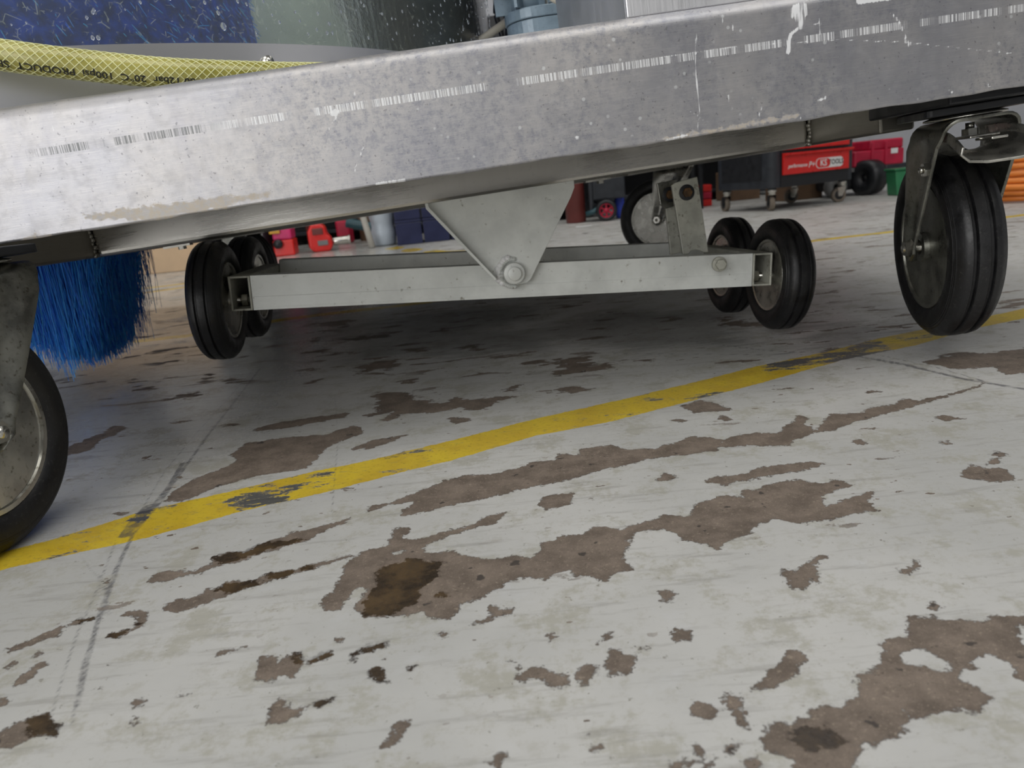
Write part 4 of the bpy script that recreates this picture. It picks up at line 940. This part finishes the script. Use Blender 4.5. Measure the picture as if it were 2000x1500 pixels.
# dark hand cart with red wheel
p = G(1187, 432)
hc_ = thing('hand_cart', 'dark hand cart with a red spoked wheel', 'cart', (p[0], p[1]+.02))
mx = Matrix.Translation((0, 0, .050)) @ Matrix.Rotation(PI/2-.2, 4, 'Z')
q = MB(); q.lathe([(-.02, .034), (-.02, .044), (-.014, .050), (.014, .050), (.02, .044), (.02, .034)], 40, None, 'x', True, True); wh = q.build('cart_tyre', 'black', hc_, mx)
q = MB(); q.lathe([(-.018, .0345), (-.018, .029), (.018, .029), (.018, .0345)], 40, None, 'x', True, True); q.lathe([(-.019, 0), (-.019, .012), (.019, .012), (.019, 0)], 24, None, 'x')
for k in range(6): q.box(-.010, .010, -.0045, .0045, .010, .031, Matrix.Rotation(k*PI/3, 4, 'X'))
q.build('red_spokes', 'crimson', wh, I4)
q = MB(); q.box(-.075, -.055, .03, .2, .05, .30); q.box(-.055, .10, .03, .2, .10, .32); q.build('cart_frame', 'charcoal', hc_, I4, bevel=.006)
q = MB(); q.tube([(-.095, .02, .04), (-.06, .01, .048), (-.04, .01, .06)], .012, 12); q.build('blue_valve', 'tealp', hc_, I4)
p = G(1215, 432)
q = MB(); q.box(-.01, .03, 0, .06, 0, .30); o = q.build('blue_drum', 'bluep', None, Matrix.Translation((p[0]+.02, p[1]+.20, 0)), bevel=.012); tag(o, 'upright bright blue container behind the rear caster', 'container')
# dark shelving with goods behind the link plates
p = G(1330, 418)
sh_ = thing('black_shelf_unit', 'black shelf unit behind the rear caster', 'shelf', (p[0]-.06, p[1]+.25))
for x in (-.20, .0, .22):
    q = MB(); q.box(x, x+.018, 0, .018, 0, .9); q.build('post', 'black', sh_, I4, bevel=.001)
for z in (.09, .24, .42, .6):
    q = MB(); q.box(-.20, .238, .0185, .3, z, z+.012); q.build('shelf', 'charcoal', sh_, I4, bevel=.001)
for i, (x, m_, w, h, lab) in enumerate(((-.17, 'greyp', .07, .10, 'grey box on the black shelf unit'), (-.08, 'bluep', .05, .06, 'blue box on the black shelf unit'), (.03, 'black', .07, .09, 'black case on the black shelf unit'), (.13, 'crimson', .07, .08, 'crimson box on the black shelf unit'))):
    o = MB().box(0, w, 0, .15, 0, h).build('stored_box', m_, None, Matrix.Translation((p[0]-.06+x, p[1]+.29, .2521+0*i)), bevel=.004); tag(o, lab, 'box', 'boxes on the black shelf')
for k, m_ in enumerate(('red', 'crimson', 'red')):
    p = G(1383, 404); o = MB().box(-.04, .04, 0, .1, 0, .036).build('red_case', m_, None, Matrix.Translation((p[0], p[1]+.06, .0005+.0375*k)), bevel=.006)
    tag(o, ['bottom', 'middle', 'top'][k]+' flat red case stacked left of the tool trolley', 'case', 'red cases left of the trolley')
# cardboard boxes under and behind the trolley
for px, w, lab in ((1470, .17, 'low brown cardboard box behind the left side of the tool trolley'), (1590, .20, 'wide brown cardboard box behind the right side of the tool trolley')):
    p = G(px, 392); o = MB().box(-w/2, w/2, 0, .2, 0, .16).build('cardboard_box', 'card', None, Matrix.Translation((p[0]+.02, p[1]+.16, 0)) @ Matrix.Rotation(.2, 4, 'Z'), bevel=.004); tag(o, lab, 'box', 'cardboard boxes behind the trolley')
# right: crimson case on a wheeled compressor, green bin, orange coil
p = G(1700, 388); Yb = p[1]+.3
cp = thing('compressor_cart', 'wheeled black compressor cart with grey wheel right of the trolley', 'cart', (p[0]+.06, Yb), .05)
z1 = PY(1690, 326, Yb)[2]
q = MB(); q.box(-.14, .17, 0, .3, z1-.02, z1-.001); q.build('platform', 'greyp', cp, I4, bevel=.003)
q = MB(); q.box(-.13, .16, .02, .28, .03, z1-.021); q.build('tank_body', 'black', cp, I4, bevel=.02)
q = MB(); q.lathe([(-.02, .016), (-.024, .03), (-.02, .050), (.02, .050), (.024, .03), (.02, .016)], 36, Matrix.Translation((-.10, -.022, .052)) @ Matrix.Rotation(PI/2-.1, 4, 'Z'), 'x', True, True); q.build('grey_wheel', 'greyp', cp, I4)
q = MB(); q.lathe([(-.035, .02), (-.042, .06), (-.036, .082), (.036, .082), (.042, .06), (.035, .02)], 40, Matrix.Translation((.06, -.03, .083)) @ Matrix.Rotation(.35, 4, 'Z'), 'x', True, True); q.build('black_tyre', 'black', cp, I4)
cx0, cx1 = PY(1668, 300, Yb)[0], PY(1768, 290, Yb)[0]; zt = PY(1720, 272, Yb)[2]
rc_ = empty('crimson_case', ((cx0+cx1)/2, Yb, z1), .05, label='crimson power tool case on the compressor cart', cat='case')
w2 = (cx1-cx0)/2
q = MB(); q.box(-w2, w2, 0, .25, .0005, (zt-z1)*.62); q.box(-w2*.35, w2, .01, .24, (zt-z1)*.62, zt-z1); q.build('case_body', 'crimson', rc_, I4, bevel=.008)
for x in (-.3, .25):
    q = MB(); q.box(w2*x-.006, w2*x+.006, -.008, -.0005, .004, (zt-z1)*.9); q.build('case_rib', 'crimson', rc_, I4, bevel=.002)
q = MB(); q.box(w2*.45, w2*.72, -.004, -.0005, (zt-z1)*.42, (zt-z1)*.62); q.build('white_label', 'print_white', rc_, I4, bevel=.001)
p = G(1755, 384)
gb = thing('green_bin', 'small green plastic bin beside the raised caster', 'bin', (p[0]+.055, p[1]+.06))
q = MB(); q.prism([(-.03, 0), (.05, 0), (.06, .11), (-.042, .11)], 'y', 0, .09); q.build('bin_body', 'greenp', gb, I4, bevel=.006)
q = MB(); q.box(-.048, .066, -.006, .096, .1105, .12); q.build('bin_rim', 'greenp', gb, I4, bevel=.003)
p = G(1995, 398); cc = (p[0]+.10, p[1]+.15)
oc = thing('orange_hose_coil', 'coiled orange air hose on the floor at the right edge', 'hose', cc)
for k in range(7):
    pts = []; R_ = .150-.012*abs(k-2)
    for i in range(49):
        a = 2*PI*i/48; pts.append((R_*math.cos(a)+.004*math.sin(3*a+k), R_*math.sin(a)+.004*math.cos(2*a+k), .012+.021*k+.003*math.sin(2*a+k)))
    q = MB(); q.tube(pts, .010, 12); q.build('hose_loop', 'orange', oc, I4)
# dark racking along the far wall, behind the loose things
def rack(name, label, x0, x1, y, cat='rack'):
    r = thing(name, label, cat, (x0, y), 0)
    w = x1-x0; n = max(1, round(w/.45))
    for k in range(n+1):
        q = MB(); q.box(w*k/n-.012, w*k/n+.012, 0, .025, 0, 1.1); q.build('upright', 'black', r, I4, bevel=.001)
    for z in (.05, .30, .58, .86):
        q = MB(); q.box(0, w, .026, .42, z, z+.015); q.build('rack_shelf', 'charcoal', r, I4, bevel=.001)
    q = MB(); q.box(0, w, .43, .435, .0, 1.1); q.build('back_sheet', 'black', r, I4)
    return r
rack('storage_rack', 'long black storage rack behind the red tools and navy crates', -1.25, .55, 4.0)
rack('storage_rack', 'black storage rack behind the tool trolley and rear caster', .65, 1.75, 4.6)
